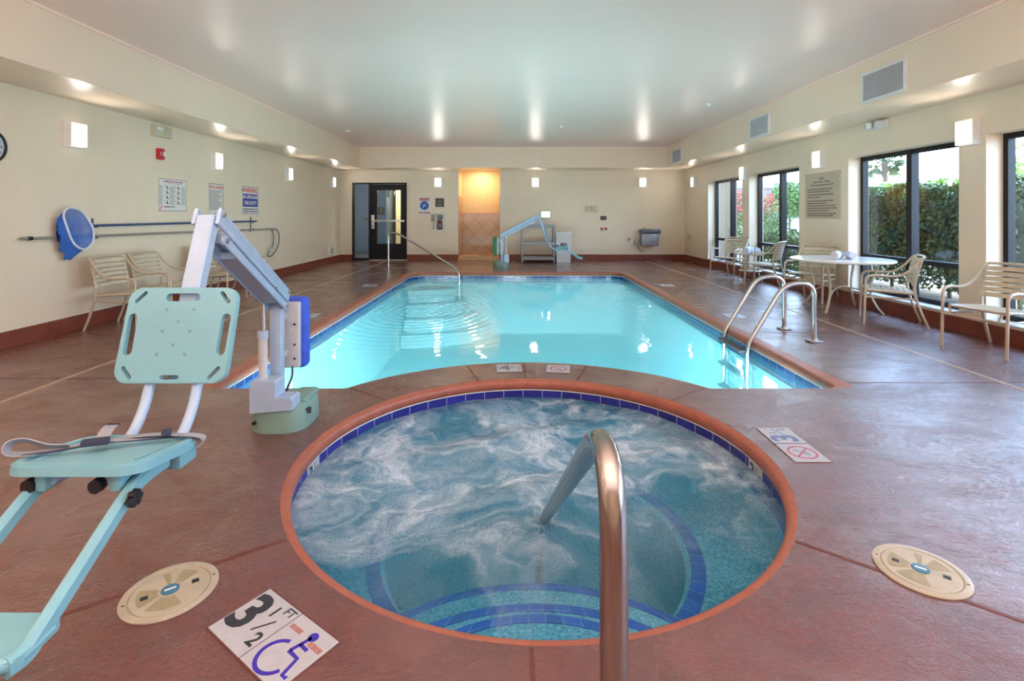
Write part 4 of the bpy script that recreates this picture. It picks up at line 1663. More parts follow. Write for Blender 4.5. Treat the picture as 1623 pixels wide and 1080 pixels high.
def make_lift(label, loc, rotz, cover, sy):
    """x runs out along the arm, y sideways (the seat hangs at y = sy)"""
    r = thing('pool_lift', label, 'pool lift', loc, rotz, 'pool lifts with white arms')
    # base
    m_ = MB()
    lay = [(1.0, 0.0), (1.0, 0.09), (0.96, 0.135), (0.86, 0.15)]
    pl = [rrect(0.39 * k, 0.34 * k, 0.13 * k, 6, -0.03, 0.045) for k, z in lay]
    n = len(pl[0])
    vs = [(x, y, lay[i][1]) for i, p in enumerate(pl) for x, y in p]
    fs = [(i * n + k, i * n + (k + 1) % n, (i + 1) * n + (k + 1) % n, (i + 1) * n + k) for i in range(len(lay) - 1) for k in range(n)]
    fs.append(tuple((len(lay) - 1) * n + k for k in range(n)))
    fs.append(tuple(range(n - 1, -1, -1)))
    m_.add(vs, fs)
    m_.box((-0.06, 0.14, 0.155), (0.22, 0.12, 0.04), bev=0.018)
    b = m_.build('base', 'lift_base_green', r)
    m_ = MB()
    m_.box((0.075, 0.195, 0.10), (0.09, 0.012, 0.035), Matrix.Rotation(-0.75, 3, 'Z'))
    m_.build('name_label', 'ink_dark', b, smooth=0)
    m_ = MB()
    m_.lathe([(0.012, 0), (0.012, 0.012), (0, 0.013)], 10, c=(0.135, 0.135, 0.06), R=Matrix.Rotation(PI / 2, 3, 'Y') )
    m_.lathe([(0.012, 0), (0.012, 0.012), (0, 0.013)], 10, c=(0.145, -0.07, 0.06), R=Matrix.Rotation(PI / 2, 3, 'Y'))
    m_.build('screw', 'black_plastic', b)
    m_ = MB()
    F = frame_on((0.05, 0, 0), (0, 1, 0), (0, 0, 1))
    m_.prism([(-0.085, 0.125), (0.165, 0.145), (0.165, 0.205), (0.150, 0.215), (0.065, 0.215), (0.065, 0.30), (0.055, 0.315), (-0.075, 0.315), (-0.085, 0.305)], 0.0, 0.125, M=F)
    m_.build('front_cover', 'lift_white', r, smooth=0)
    # mast
    m_ = MB()
    m_.box((0, 0, 0.455), (0.066, 0.066, 0.63), bev=0.006)
    m_.build('mast', 'lift_white', r)
    # battery with fabric cover
    m_ = MB()
    m_.box((-0.105, 0.005, 0.53), (0.05, 0.19, 0.42), bev=0.01)
    m_.box((-0.05, 0.0, 0.66), (0.07, 0.05, 0.04))
    m_.box((-0.05, 0.0, 0.42), (0.07, 0.05, 0.04))
    bt = m_.build('battery_box', 'bracket_grey', r)
    m_ = MB()
    m_.box((-0.165, 0.012, 0.535), (0.10, 0.235, 0.46), bev=0.035, seg=4)
    m_.build('fabric_cover', cover, bt)
    m_ = MB()
    for z in (0.38, 0.47, 0.6):
        m_.lathe([(0.007, 0), (0.007, 0.006), (0, 0.007)], 8, c=(-0.078, 0.075, z), R=Matrix.Rotation(PI / 2, 3, 'Y'))
    m_.tube(smooth_path([(-0.08, 0.06, 0.33), (-0.06, 0.065, 0.27), (-0.05, 0.04, 0.2), (-0.03, 0.04, 0.14)], 5), 0.006, seg=6)
    m_.build('cable', 'black_plastic', bt)
    # actuator
    m_ = MB()
    m_.tube([(0.10, -0.04, 0.30), (0.105, -0.04, 0.58)], 0.026, seg=16)
    ac = m_.build('actuator', 'bracket_grey', r)
    m_ = MB()
    m_.tube([(0.105, -0.04, 0.575), (0.108, -0.04, 0.83)], 0.016, seg=12)
    m_.build('piston_rod', 'steel', ac)
    m_ = MB()
    m_.tube([(0.1045, -0.04, 0.555), (0.1055, -0.04, 0.60)], 0.031, seg=16)
    m_.build('collar', 'lift_white', ac)
    # parallel arm
    A, B = Vector((-0.02, 0.0, 0.765)), Vector((0.90, sy * 0.85, 1.255))
    d = (B - A).normalized()
    side = Vector((0, 0, 1)).cross(d).normalized()
    up = d.cross(side)
    m_ = MB()
    for s in (-1, 1):
        o_ = side * 0.050 * s + up * 0.028
        m_.bar([A - d * 0.01 + o_, B + d * 0.035 + o_], 0.016, 0.078, up=up, bev=0.3)
    m_.bar([A + d * 0.02 + up * 0.028, A + d * 0.86 + up * 0.028], 0.088, 0.066, up=up)
    for s in (-1, 1):
        for h in (0.018, 0.034, 0.048):
            o_ = side * 0.0585 * s + up * h
            m_.bar([A + d * 0.03 + o_, B - d * 0.02 + o_], 0.002, 0.004, up=up)
    arm = m_.build('arm', 'lift_white', r, smooth=0)
    m_ = MB()
    for s in (-1, 1):
        o_ = side * 0.050 * s - up * 0.043
        m_.bar([A + d * 0.0 + o_, B - d * 0.075 + o_], 0.016, 0.048, up=up, bev=0.3)
        M_ = frame_on(B - d * 0.075 + o_, d, up) if s > 0 else frame_on(B - d * 0.075 + o_, d, up)
        m_.prism(circ(0.0245, 18), -0.008, 0.008, M=M_)
    m_.bar([A + d * 0.12 - up * 0.043, A + d * 0.80 - up * 0.043], 0.088, 0.034, up=up)
    m_.build('link_bar', 'lift_white', r, smooth=0)
    m_ = MB()
    for s in (-1, 1):
        for q, h in ((B + d * 0.01, 0.045), (B - d * 0.075, -0.043), (A + d * 0.02, 0.045), (A + d * 0.02, -0.043), (A + d * 0.25, -0.015)):
            m_.prism(circ(0.011, 12), 0.0, 0.010, M=frame_on(q + up * h + side * s * 0.0575, d * s, up) if s < 0 else frame_on(q + up * h + side * s * 0.0575, -d, up))
    m_.build('bolt', 'steel_dull', arm)
    # hanger bar that carries the seat
    m_ = MB()
    H0 = B + d * 0.0 + Vector((0, 0, 0.035))
    m_.bar([H0, Vector((1.03, sy * 0.95, 0.985)), Vector((1.125, sy, 0.62))], 0.078, 0.058, up=(1, 0, 0.3), bev=0.12)
    m_.build('hanger', 'lift_white', r, smooth=0)
    # backrest
    seat = bpy.data.objects.new('seat', None)
    FB = frame_on((1.135, sy, 0.818), (0, 1, 0), (-0.105, 0, 0.36))
    holes = [capsule(0.0, 0.148, 0.14, 0.032, 0), capsule(0, -0.165, 0.075, 0.017, 0)]
    for s in (-1, 1):
        holes.append(capsule(s * 0.187, 0.0, 0.165, 0.036, PI / 2 - s * 0.03))
        holes.append(capsule(s * 0.172, 0.148, 0.062, 0.016, -s * 0.85))
        holes.append(capsule(s * 0.172, -0.148, 0.062, 0.016, s * 0.85))
    m_ = MB()
    m_.prism(rrect(0.446, 0.376, 0.055, 7), -0.011, 0.0085, holes, M=FB)
    m_.prism(rrect(0.438, 0.368, 0.051, 7), 0.0085, 0.0115, holes, M=FB)
    bk = m_.build('backrest', 'lift_green', r, smooth=20)
    for (x, y) in ((-0.058, 0.098), (0.052, 0.098), (-0.003, 0.05), (-0.06, 0.012), (0.05, 0.012), (-0.008, -0.042), (-0.066, -0.078), (0.046, -0.078)):
        m_ = MB()
        m_.prism(circ(0.0065, 12, x, y), 0.010, 0.0125, M=FB)
        m_.build('bolt', 'joint_bolt', bk)
    # bent tubes from backrest to seat
    for s in (-1, 1):
        m_ = MB()
        y = sy + s * 0.095
        m_.tube(smooth_path([(1.075, y, 0.93), (1.125, y, 0.76), (1.160, y, 0.64), (1.20, y, 0.54), (1.27, y, 0.462), (1.36, y, 0.445), (1.60, y, 0.475)], 6), 0.0195, seg=14)
        m_.build('frame_tube', 'lift_white', r)
    # seat plate
    FS = frame_on((1.485, sy, 0.505), (0, 1, 0), (-0.335, 0, -0.05))
    m_ = MB()
    out = rrect(0.425, 0.345, 0.075, 8)
    m_.prism(out, -0.020, 0.006, M=FS)
    m_.prism(rrect(0.41, 0.33, 0.068, 8), 0.006, 0.012, [rrect(0.365, 0.285, 0.05, 8)], M=FS)
    for s in (-1, 1):
        m_.prism(capsule(s * 0.155, 0.0, 0.2, 0.014, PI / 2), 0.006, 0.010, M=FS)
    m_.prism(rrect(0.30, 0.24, 0.03, 4), -0.034, -0.020, M=FS)
    st = m_.build('seat', 'lift_green', r, smooth=25)
    for s in (-1, 1):
        for c_, d_ in (((1.36, sy + s * 0.16, 0.44), (0.10, 0.05, 0.07)), ((1.585, sy + s * 0.115, 0.475), (0.07, 0.04, 0.07))):
            m_ = MB()
            m_.box(c_, d_, bev=0.012)
            m_.build('seat_bracket', 'lift_green', st)
    for (y, z) in ((sy - 0.148, 0.462), (sy + 0.06, 0.462)):
        m_ = MB()
        m_.lathe([(0, 0), (0.021, 0), (0.023, 0.008), (0.021, 0.026), (0, 0.028)], 16, c=(1.60, y, z), R=Matrix.Rotation(PI / 2, 3, 'Y'))
        m_.build('knob', 'black_plastic', st)
    m_ = MB()
    for k in range(6):
        a = k * PI / 3
        m_.lathe([(0, 0), (0.0095, 0), (0.0095, 0.018), (0, 0.02)], 8, c=(1.63 + 0.017 * math.cos(a), sy + 0.178, 0.432 + 0.017 * math.sin(a)), R=Matrix.Rotation(-PI / 2, 3, 'X'))
    m_.lathe([(0, 0), (0.017, 0), (0.017, 0.018), (0, 0.02)], 12, c=(1.63, sy + 0.178, 0.432), R=Matrix.Rotation(-PI / 2, 3, 'X'))
    m_.build('star_knob', 'black_plastic', st)
    # foot rest
    for s in (-1, 1):
        m_ = MB()
        y = sy + s * 0.152
        m_.bar(smooth_path([(1.44, y, 0.455), (1.54, y, 0.452), (1.62, y, 0.425), (1.78, y, 0.325), (1.90, y, 0.25), (1.945, y, 0.225), (1.985, y - s * 0.01, 0.222)], 6), 0.034, 0.052, up=(0, 0, 1), bev=0.3)
        m_.build('footrest_arm', 'lift_green', r, smooth=40)
    m_ = MB()
    m_.prism(rrect(0.336, 0.15, 0.035, 6), -0.012, 0.012, M=frame_on((1.92, sy, 0.232), (0, 1, 0), (-1, 0, 0.05)))
    m_.tube(fillet([(1.88, sy - 0.152, 0.235), (1.99, sy - 0.152, 0.228), (1.99, sy + 0.152, 0.228), (1.88, sy + 0.152, 0.235)], 0.05, 6), 0.020, seg=10)
    m_.build('footplate', 'lift_green', r, smooth=40)
    # seat belt lying on the seat
    def S(x, y, h):
        return FS @ Vector((x, y, h))
    nz = FS.to_3x3() @ Vector((0, 0, 1))
    m_ = MB()
    m_.bar(smooth_path([S(0.19, 0.13, -0.028), S(0.222, 0.14, -0.012), S(0.228, 0.14, 0.01), S(0.18, 0.125, 0.022), S(0.06, 0.06, 0.028), S(-0.03, 0.0, 0.034), S(-0.12, -0.055, 0.026), S(-0.20, -0.10, 0.024), S(-0.236, -0.118, 0.034), S(-0.238, -0.112, 0.058), S(-0.205, -0.095, 0.064), S(-0.15, -0.07, 0.04), S(-0.10, -0.05, 0.034)], 6), 0.036, 0.0035, up=nz)
    m_.bar(smooth_path([S(-0.11, 0.145, 0.05), S(-0.105, 0.12, 0.048), S(-0.085, 0.07, 0.03), S(-0.06, 0.02, 0.034)], 6), 0.042, 0.0035, up=nz)
    m_.bar(smooth_path([S(0.16, 0.10, 0.03), S(0.10, 0.075, 0.038), S(0.04, 0.06, 0.036), S(0.0, 0.055, 0.034)], 6), 0.034, 0.0035, up=nz)
    bl = m_.build('seat_belt', 'belt_grey', r, smooth=40)
    m_ = MB()
    R3 = FS.to_3x3()
    q = Matrix.Rotation(0.55, 3, 'Z')
    for p_, d_, r_ in ((S(-0.035, -0.025, 0.04), (0.075, 0.036, 0.02), R3 @ q), (S(0.125, 0.088, 0.04), (0.03, 0.05, 0.018), R3 @ q), (S(-0.11, 0.15, 0.052), (0.046, 0.008, 0.01), R3)):
        m_ = MB()
        m_.box(p_, d_, r_, bev=0.004)
        m_.build('buckle', 'belt_navy', bl)
    m_ = MB()
    m_.bar(smooth_path([S(0.226, 0.122, 0.008), S(0.18, 0.108, 0.0205), S(0.06, 0.044, 0.0265), S(-0.03, -0.016, 0.0325), S(-0.12, -0.071, 0.0245), S(-0.20, -0.114, 0.0225)], 6), 0.010, 0.004, up=nz)
    m_.build('belt_edging', 'belt_navy', bl, smooth=40)
    bpy.data.objects.remove(seat)
    return r


mat('joint_bolt', c8(112, 144, 140), 0.4)
make_lift('near pool lift with blue battery cover, its seat hanging close to the viewer', (-1.466, 3.2, 0), -PI / 2, 'cover_blue', 0.121)
make_lift('far pool lift with green battery cover in front of the grey shelf cart', (-0.25, 12.72, 0), 0.0, 'cover_green', 0.10)

# ------------------------------------------------------------------ chairs
def make_chair(label, loc, rotz):
    r = thing('strap_chair', label, 'chair', loc, rotz, 'beige strap chairs around the pool')
    for s in (-1, 1):
        m_ = MB()
        m_.tube(fillet([(s * 0.275, 0.285, 0), (s * 0.275, 0.265, 0.575), (s * 0.275, 0.14, 0.592)], 0.09, 7), 0.0135, seg=10)
        m_.build('leg', 'chair_frame', r)
        m_ = MB()
        m_.tube(smooth_path([(s * 0.275, 0.15, 0.590), (s * 0.276, 0.04, 0.582), (s * 0.275, -0.07, 0.60), (s * 0.268, -0.17, 0.68), (s * 0.258, -0.25, 0.785), (s * 0.245, -0.283, 0.808)], 6), 0.0135, seg=10)
        m_.build('armrest', 'chair_frame', r)
        m_ = MB()
        m_.tube(smooth_path([(s * 0.243, -0.275, 0.80), (s * 0.245, -0.245, 0.70), (s * 0.243, -0.205, 0.52), (s * 0.243, -0.205, 0.38), (s * 0.246, -0.26, 0.18), (s * 0.25, -0.33, 0.0)], 6), 0.0145, seg=10)
        m_.build('leg', 'chair_frame', r)
    m_ = MB()
    m_.tube(smooth_path([(-0.245, -0.283, 0.806), (-0.22, -0.292, 0.813), (0, -0.312, 0.818), (0.22, -0.292, 0.813), (0.245, -0.283, 0.806)], 6), 0.0135, seg=10)
    m_.build('top_rail', 'chair_frame', r)
    m_ = MB()
    m_.tube(fillet([(-0.235, -0.21, 0.385), (-0.235, 0.25, 0.408), (0.235, 0.25, 0.408), (0.235, -0.21, 0.385)], 0.05, 6, closed=True), 0.011, seg=8, closed=True)
    m_.tube([(-0.272, 0.275, 0.325), (0.272, 0.275, 0.325)], 0.011, seg=8)
    for s in (-1, 1):
        m_.tube([(s * 0.20, 0.273, 0.325), (s * 0.225, 0.25, 0.40)], 0.010, seg=8)
        m_.tube([(s * 0.272, 0.273, 0.325), (s * 0.245, -0.225, 0.33)], 0.010, seg=8)
    m_.build('seat_frame', 'chair_frame', r)
    m_ = MB()
    for k in range(8):
        y = -0.17 + k * 0.056
        z = 0.386 + (y + 0.21) * 0.05
        for dz in (0.012, -0.012):
            m_.bar([(-0.248, y, z), (-0.238, y, z + dz), (0, y, z + dz * (0.2 if dz > 0 else 0.8) - 0.004), (0.238, y, z + dz), (0.248, y, z)], 0.045, 0.003, up=(0, 0, 1))
    m_.build('seat', 'chair_strap', r, smooth=0)
    m_ = MB()
    for k in range(6):
        z = 0.765 - k * 0.052
        yb = -0.265 + (0.80 - z) * 0.24
        for dy in (0.014, -0.014):
            m_.bar([(-0.258, yb, z), (-0.246, yb + dy, z), (0, yb + dy - 0.03, z + 0.004), (0.246, yb + dy, z), (0.258, yb, z)], 0.042, 0.003, up=(0, 1, 0.24))
    m_.build('backrest', 'chair_strap', r, smooth=0)
    return r


def face(fx, fy):
    return math.atan2(fy, fx) - PI / 2


ch = make_chair('beige strap chair nearest on the left wall, below the blue net', (-4.48, 6.0, 0), face(1, 0))
for lab, (x, y), (fx, fy) in (
        ('beige strap chair second along the left wall, beside the nearest', (-4.48, 6.59), (1, 0)),
        ('beige strap chair third along the left wall, behind the lift arm', (-4.48, 7.82), (1, 0.02)),
        ('beige strap chair farthest along the left wall, arm showing past the lift', (-4.48, 8.52), (1, -0.03)),
        ('beige strap chair on the right in the far corner, behind the small side table', (4.60, 10.80), (-0.83, -0.55)),
        ('beige strap chair on the right seen from its side, before the small side table', (4.66, 9.42), (-0.74, 0.67)),
        ('beige strap chair behind the round table, against the pier with the tan sign', (4.60, 7.86), (-0.82, -0.58)),
        ('beige strap chair on the near side of the round table, seen from the side', (4.58, 6.20), (-0.86, 0.5)),
        ('beige strap chair nearest on the right, cut by the picture edge', (4.62, 4.90), (-0.97, -0.24))):
    dup(ch, (x, y, 0), face(fx, fy), lab)

# ------------------------------------------------------------------ tables and towels
t = thing('round_table', 'large round pale table with curved legs by the window', 'table', (4.53, 7.05, 0))
m_ = MB()
m_.lathe([(0, 0.668), (0.60, 0.668), (0.622, 0.675), (0.626, 0.69), (0.618, 0.70), (0.60, 0.702), (0, 0.702)], 64)
m_.build('tabletop', 'table_top', t)
for k in range(4):
    a = math.radians(217 + 90 * k)
    e = Vector((math.cos(a), math.sin(a), 0))
    m_ = MB()
    m_.bar(smooth_path([e * 0.44 + Vector((0, 0, 0.667)), e * 0.42 + Vector((0, 0, 0.56)), e * 0.36 + Vector((0, 0, 0.40)), e * 0.355 + Vector((0, 0, 0.25)), e * 0.42 + Vector((0, 0, 0.10)), e * 0.50 + Vector((0, 0, 0.0))], 7), 0.034, 0.024, up=e, bev=0.4)
    m_.build('leg', 'chair_frame', t, smooth=40)
    m_ = MB()
    m_.bar(smooth_path([e * 0.37 + Vector((0, 0, 0.20)), e * 0.27 + Vector((0, 0, 0.275)), e * 0.14 + Vector((0, 0, 0.31)), e * 0.0 + Vector((0, 0, 0.315))], 6), 0.024, 0.016, up=(0, 0, 1))
    m_.build('brace', 'chair_frame', t, smooth=40)

t = thing('side_table', 'small low round side table between two strap chairs', 'table', (4.70, 10.12, 0))
m_ = MB()
m_.lathe([(0, 0.515), (0.25, 0.515), (0.268, 0.525), (0.265, 0.54), (0, 0.542)], 40)
m_.build('tabletop', 'table_top', t)
for k in range(4):
    a = math.radians(40 + 90 * k)
    e = Vector((math.cos(a), math.sin(a), 0))
    m_ = MB()
    m_.bar(smooth_path([e * 0.2 + Vector((0, 0, 0.515)), e * 0.19 + Vector((0, 0, 0.38)), e * 0.17 + Vector((0, 0, 0.25)), e * 0.19 + Vector((0, 0, 0.12)), e * 0.25 + Vector((0, 0, 0.0))], 6), 0.032, 0.02, up=e, bev=0.4)
    m_.build('leg', 'chair_frame', t, smooth=40)
m_ = MB()
m_.lathe([(0, 0.19), (0.20, 0.19), (0.215, 0.2), (0.2, 0.212), (0, 0.212)], 36)
m_.build('lower_shelf', 'chair_frame', t)


def rolled_towel(label, loc, rotz, r=0.055, ln=0.22, band=True, group='rolled white towels'):
    o_ = thing('rolled_towel', label, 'towel', loc, rotz, group)
    m = MB()
    turns = 3.3
    n = 70
    rings = []
    for x, sc in ((-ln / 2, 0.9), (-ln / 2 + 0.012, 1.0), (-ln / 6, 1.02), (ln / 6, 1.02), (ln / 2 - 0.012, 1.0), (ln / 2, 0.9)):
        row = []
        for k in range(n + 1):
            a = turns * 2 * PI * k / n
            rr = r * (0.16 + 0.84 * k / n) * sc
            row.append((x, rr * math.cos(a - turns * 2 * PI - 1.2), max(-r * 0.98, rr * math.sin(a - turns * 2 * PI - 1.2)) + r))
        for k in range(n, -1, -1):
            a = turns * 2 * PI * k / n
            rr = (r * (0.16 + 0.84 * k / n) - r * 0.20) * sc
            row.append((x, rr * math.cos(a - turns * 2 * PI - 1.2), max(-r * 0.98, rr * math.sin(a - turns * 2 * PI - 1.2)) + r))
        rings.append(row)
    q = len(rings[0])
    vs = [p for row in rings for p in row]
    fs = [(i * q + k, i * q + (k + 1) % q, (i + 1) * q + (k + 1) % q, (i + 1) * q + k) for i in range(len(rings) - 1) for k in range(q)]
    for i in (0, len(rings) - 1):
        for k in range(n):
            a_, b_, c_, d_ = i * q + k, i * q + k + 1, i * q + q - 2 - k, i * q + q - 1 - k
            fs.append((a_, b_, c_, d_))
    m.add(vs, fs)
    m.build('roll', 'towel_white', o_, smooth=50)
    if band:
        m = MB()
        m.lathe([(r * 1.035, -0.012), (r * 1.035, 0.012)], 30, c=(0.02, 0, r * 1.035), R=Matrix.Rotation(PI / 2, 3, 'Y'))
        m.build('navy_stripe', 'towel_navy', o_)
    return o_


rolled_towel('rolled white towel with navy stripe on the round table', (4.40, 6.94, 0.702), 0.75, 0.06, 0.22)
rolled_towel('rolled white towel seen end on, right of the striped one on the round table', (4.575, 6.93, 0.702), 1.35, 0.055, 0.18, False)
rolled_towel('rolled white towel with navy stripe on the small side table', (4.63, 10.05, 0.542), 0.75, 0.075, 0.26)
rolled_towel('plain rolled white towel at the back of the small side table', (4.84, 10.12, 0.542), 1.3, 0.06, 0.18, False)

# ------------------------------------------------------------------ shelf cart, bin
c = thing('shelf_cart', 'grey three-tier shelf cart against the back wall', 'cart', (0.72, 14.3, 0))
m_ = MB()
for x in (-0.44, 0.44):
    for y in (-0.2, 0.2):
        m = MB()
        m.box((x, y, 0.51), (0.05, 0.05, 1.02), bev=0.01)
        m.build('post', 'cart_grey', c)
for z, w_ in ((0.985, 0.95), (0.52, 0.86), (0.10, 0.86)):
    m = MB()
    m.box((0, 0, z - 0.025), (w_, 0.44, 0.025))
    for y in (-0.215, 0.215):
        m.box((0, y, z), (w_, 0.022, 0.08), bev=0.006)
    for x in (-1, 1):
        m.box((x * (w_ / 2 - 0.011), 0, z), (0.022, 0.42, 0.08), bev=0.006)
    m.build('shelf', 'cart_grey', c, smooth=20)
for k, (x, y, rz, z, lab) in enumerate(((-0.10, -0.05, 0.1, 0.0, 'left rolled towel on top of the grey shelf cart'), (0.105, -0.02, 1.5, 0.0, 'middle rolled towel with dark stripe on top of the grey shelf cart'), (0.27, -0.02, 1.52, 0.0, 'right rolled towel with dark stripe on top of the grey shelf cart'))):
    rolled_towel(lab, (0.62 + x, 14.3 + y, 0.973), rz, 0.074, 0.24, k > 0)

b = thing('towel_bin', 'tall white bin with two black labels beside the shelf cart', 'bin', (1.42, 14.25, 0))
m_ = MB()
vs = []
for (w_, d_, z) in ((0.19, 0.17, 0.0), (0.215, 0.2, 0.78)):
    vs += [(-w_, -d_, z), (w_, -d_, z), (w_, d_, z), (-w_, d_, z)]
m_.add(vs, [(0, 1, 5, 4), (1, 2, 6, 5), (2, 3, 7, 6), (3, 0, 4, 7), (3, 2, 1, 0), (4, 5, 6, 7)])
m_.build('body', 'bin_white', b, smooth=0)
m_ = MB()
m_.box((0, 0, 0.805), (0.46, 0.43, 0.05), bev=0.015)
m_.box((0.14, 0.0, 0.84), (0.1, 0.1, 0.02), bev=0.006)
m_.build('lid', 'white_plastic', b)
for z in (0.50, 0.415):
    m_ = MB()
    m_.box((0.0, -0.2 + (0.78 - z) * 0.038, z), (0.17, 0.008, 0.07))
    m_.mat(1)
    for q in (0.012, -0.012):
        m_.box((0.0, -0.2045 + (0.78 - z) * 0.038, z + q), (0.1, 0.002, 0.008))
    m_.build('label', ['ink_dark', 'bin_white'], b, smooth=0)

# ------------------------------------------------------------------ net and poles on the left wall
s = thing('pool_net', 'blue leaf net with white rim on a long blue pole', 'pool net', (-4.9, 6.0, 1.17))
PM = Matrix.Translation((4.9, -6.0, -1.17))
hoop = [(-4.84, 5.594, 1.376), (-4.82, 5.732, 1.342), (-4.80, 5.835, 1.20), (-4.79, 5.86, 1.09), (-4.79, 5.843, 0.983), (-4.80, 5.745, 0.915), (-4.82, 5.63, 0.99), (-4.84, 5.555, 1.20), (-4.85, 5.54, 1.31)]
P_ = [Vector(p) for p in hoop]
dense = []
K = len(P_)
for i in range(K):
    p0, p1, p2, p3 = P_[i - 1], P_[i], P_[(i + 1) % K], P_[(i + 2) % K]
    for k in range(5):
        u = k / 5
        dense.append(0.5 * ((2 * p1) + (p2 - p0) * u + (2 * p0 - 5 * p1 + 4 * p2 - p3) * u * u + (3 * p1 - p0 - 3 * p2 + p3) * u ** 3))
m_ = MB().at(PM)
m_.tube(dense, 0.011, seg=8, closed=True)
m_.build('rim', 'net_rim', s)
m_ = MB().at(PM)
cc = sum(dense, Vector()) / len(dense)
rows_ = [dense]
rnd = random.Random(4)
for sc, dx, dy, dz in ((0.97, -0.035, -0.035, -0.04), (0.86, -0.06, -0.07, -0.11), (0.66, -0.075, -0.085, -0.19), (0.42, -0.085, -0.065, -0.24)):
    row = []
    for j, p in enumerate(dense):
        d_ = (p - cc) * sc
        w_ = 0.022 * math.sin(j * 1.3 + sc * 9)
        row.append(Vector((max(-4.882, cc.x + d_.x + dx + w_ * 0.5), cc.y + d_.y + dy + w_, cc.z + d_.z + dz + w_)))
    rows_.append(row)
n = len(dense)
vs = [p for r in rows_ for p in r]
fs = [(i * n + k, i * n + (k + 1) % n, (i + 1) * n + (k + 1) % n, (i + 1) * n + k) for i in range(len(rows_) - 1) for k in range(n)]
fs.append(tuple((len(rows_) - 1) * n + k for k in range(n)))
m_.add(vs, fs)
m_.build('net_bag', 'net_mesh', s, smooth=60)
m_ = MB().at(PM)
m_.tube([(-4.80, 5.85, 1.17), (-4.905, 6.0, 1.176), (-4.905, 9.78, 1.182)], 0.016, seg=12)
pl = m_.build('pole', 'pole_blue', s)
m_ = MB().at(PM)
m_.tube([(-4.905, 8.55, 1.18), (-4.905, 8.72, 1.18)], 0.021, seg=12)
m_.tube([(-4.905, 9.76, 1.182), (-4.905, 9.86, 1.182)], 0.012, seg=12)
m_.build('pole_joint', 'belt_grey', pl)

s = thing('pool_pole', 'long grey telescopic pole hanging level on the left wall', 'pole', (-4.91, 7.8, 1.04))
PM = Matrix.Translation((4.91, -7.8, -1.04))
m_ = MB().at(PM)
m_.tube([(-4.905, 5.12, 1.062), (-4.905, 10.5, 1.015)], 0.0155, seg=12)
m_.build('shaft', 'pole_grey', s)
m_ = MB().at(PM)
m_.tube([(-4.905, 5.18, 1.0615), (-4.905, 5.23, 1.061)], 0.021, seg=12)
m_.build('clip', 'black_plastic', s)
m_ = MB().at(PM)
m_.tube(smooth_path([(-4.905, 10.48, 1.015), (-4.905, 10.68, 0.99), (-4.905, 10.78, 0.88), (-4.905, 10.76, 0.70), (-4.905, 10.62, 0.55), (-4.905, 10.4, 0.46), (-4.905, 10.28, 0.50), (-4.905, 10.40, 0.58), (-4.905, 10.52, 0.74), (-4.905, 10.52, 0.92), (-4.905, 10.44, 1.01)], 7), 0.009, seg=8)
m_.build('rope_loop', 'hose_dark', s)
m_ = MB().at(PM)
m_.box((-4.905, 10.40, 0.60), (0.03, 0.08, 0.07), bev=0.01)
m_.build('clamp', 'bracket_grey', s)
for k, (y, lab) in enumerate(((6.03, 'small wall bracket holding both poles beside the blue net'), (9.68, 'small wall bracket holding both poles at their far end'))):
    m_ = MB()
    m_.box((-4.942, y, 1.12), (0.012, 0.02, 0.28))
    for z in (1.155, 1.024):
        m_.box((-4.918, y, z - 0.0), (0.05, 0.018, 0.008))
        m_.box((-4.884, y, z + 0.012), (0.008, 0.018, 0.03))
    tag(m_.build('pole_bracket', 'fountain_dark', smooth=0, loc=(-4.945, y, 1.1)), lab, 'bracket', 'pole brackets')

# ------------------------------------------------------------------ round skimmer lids and depth markers in the deck
def make_lid(label, x, y, rz):
    s_ = thing('skimmer_lid', label, 'skimmer lid', (x, y, 0), rz, 'round skimmer lids in the deck')
    q = MB()
    q.lathe([(0.146, 0.0005), (0.146, 0.004), (0.140, 0.006), (0.124, 0.006), (0.122, 0.0035), (0.118, 0.0035), (0.116, 0.006), (0, 0.0065)], 48)
    lid = q.build('lid', 'lid_plastic', s_)
    q = MB()
    for a0, a1 in ((0.5, 1.15), (1.5, 1.75), (2.6, 3.6), (3.9, 5.0)):
        pts = [(0.036 * math.cos(a0 + (a1 - a0) * k / 10), 0.036 * math.sin(a0 + (a1 - a0) * k / 10)) for k in range(11)]
        pts += [(0.098 * math.cos(a1 + (a0 - a1) * k / 10), 0.098 * math.sin(a1 + (a0 - a1) * k / 10)) for k in range(11)]
        q.prism(pts, 0.006, 0.0072)
    q.lathe([(0.123, 0.0036), (0.117, 0.0037)], 48)
    q.build('raised_rib', 'lid_stain', lid, smooth=0)
    q = MB()
    for sgn in (-1, 1):
        q.box((sgn * 0.074, 0, 0.0068), (0.022, 0.020, 0.0012))
        q.box((sgn * 0.131, 0.0, 0.0062), (0.009, 0.005, 0.001))
    q.build('finger_hole', 'black_plastic', lid, smooth=0)
    q = MB()
    q.lathe([(0.028, 0.006), (0.028, 0.0085), (0.024, 0.009), (0, 0.009)], 28)
    bd = q.build('badge', 'badge_blue', lid)
    q = MB()
    q.box((0, 0, 0.0092), (0.034, 0.009, 0.0006))
    q.build('badge_band', 'sill_white', bd, smooth=0)


make_lid('round cream skimmer lid with green-blue badge, left of the whirlpool', -1.18, 1.768, 0.62)
make_lid('round cream skimmer lid with blue badge, right of the whirlpool', 1.494, 1.872, -0.66)


def marker(name, label, M, w, h, cat='floor marker', group=None):
    s_ = thing_m(name, label, cat, M, group)
    q = MB()
    q.box((0, 0, 0.001), (w - 0.004, h - 0.004, 0.005), bev=0.001, seg=1)
    q.build('tile', 'marker_tile', s_, smooth=0)
    q = MB()
    q.box((0, 0, 0.0005), (w - 0.0005, h + 0.006, 0.002))
    q.build('grout', 'joint_dark', s_, smooth=0)
    return s_


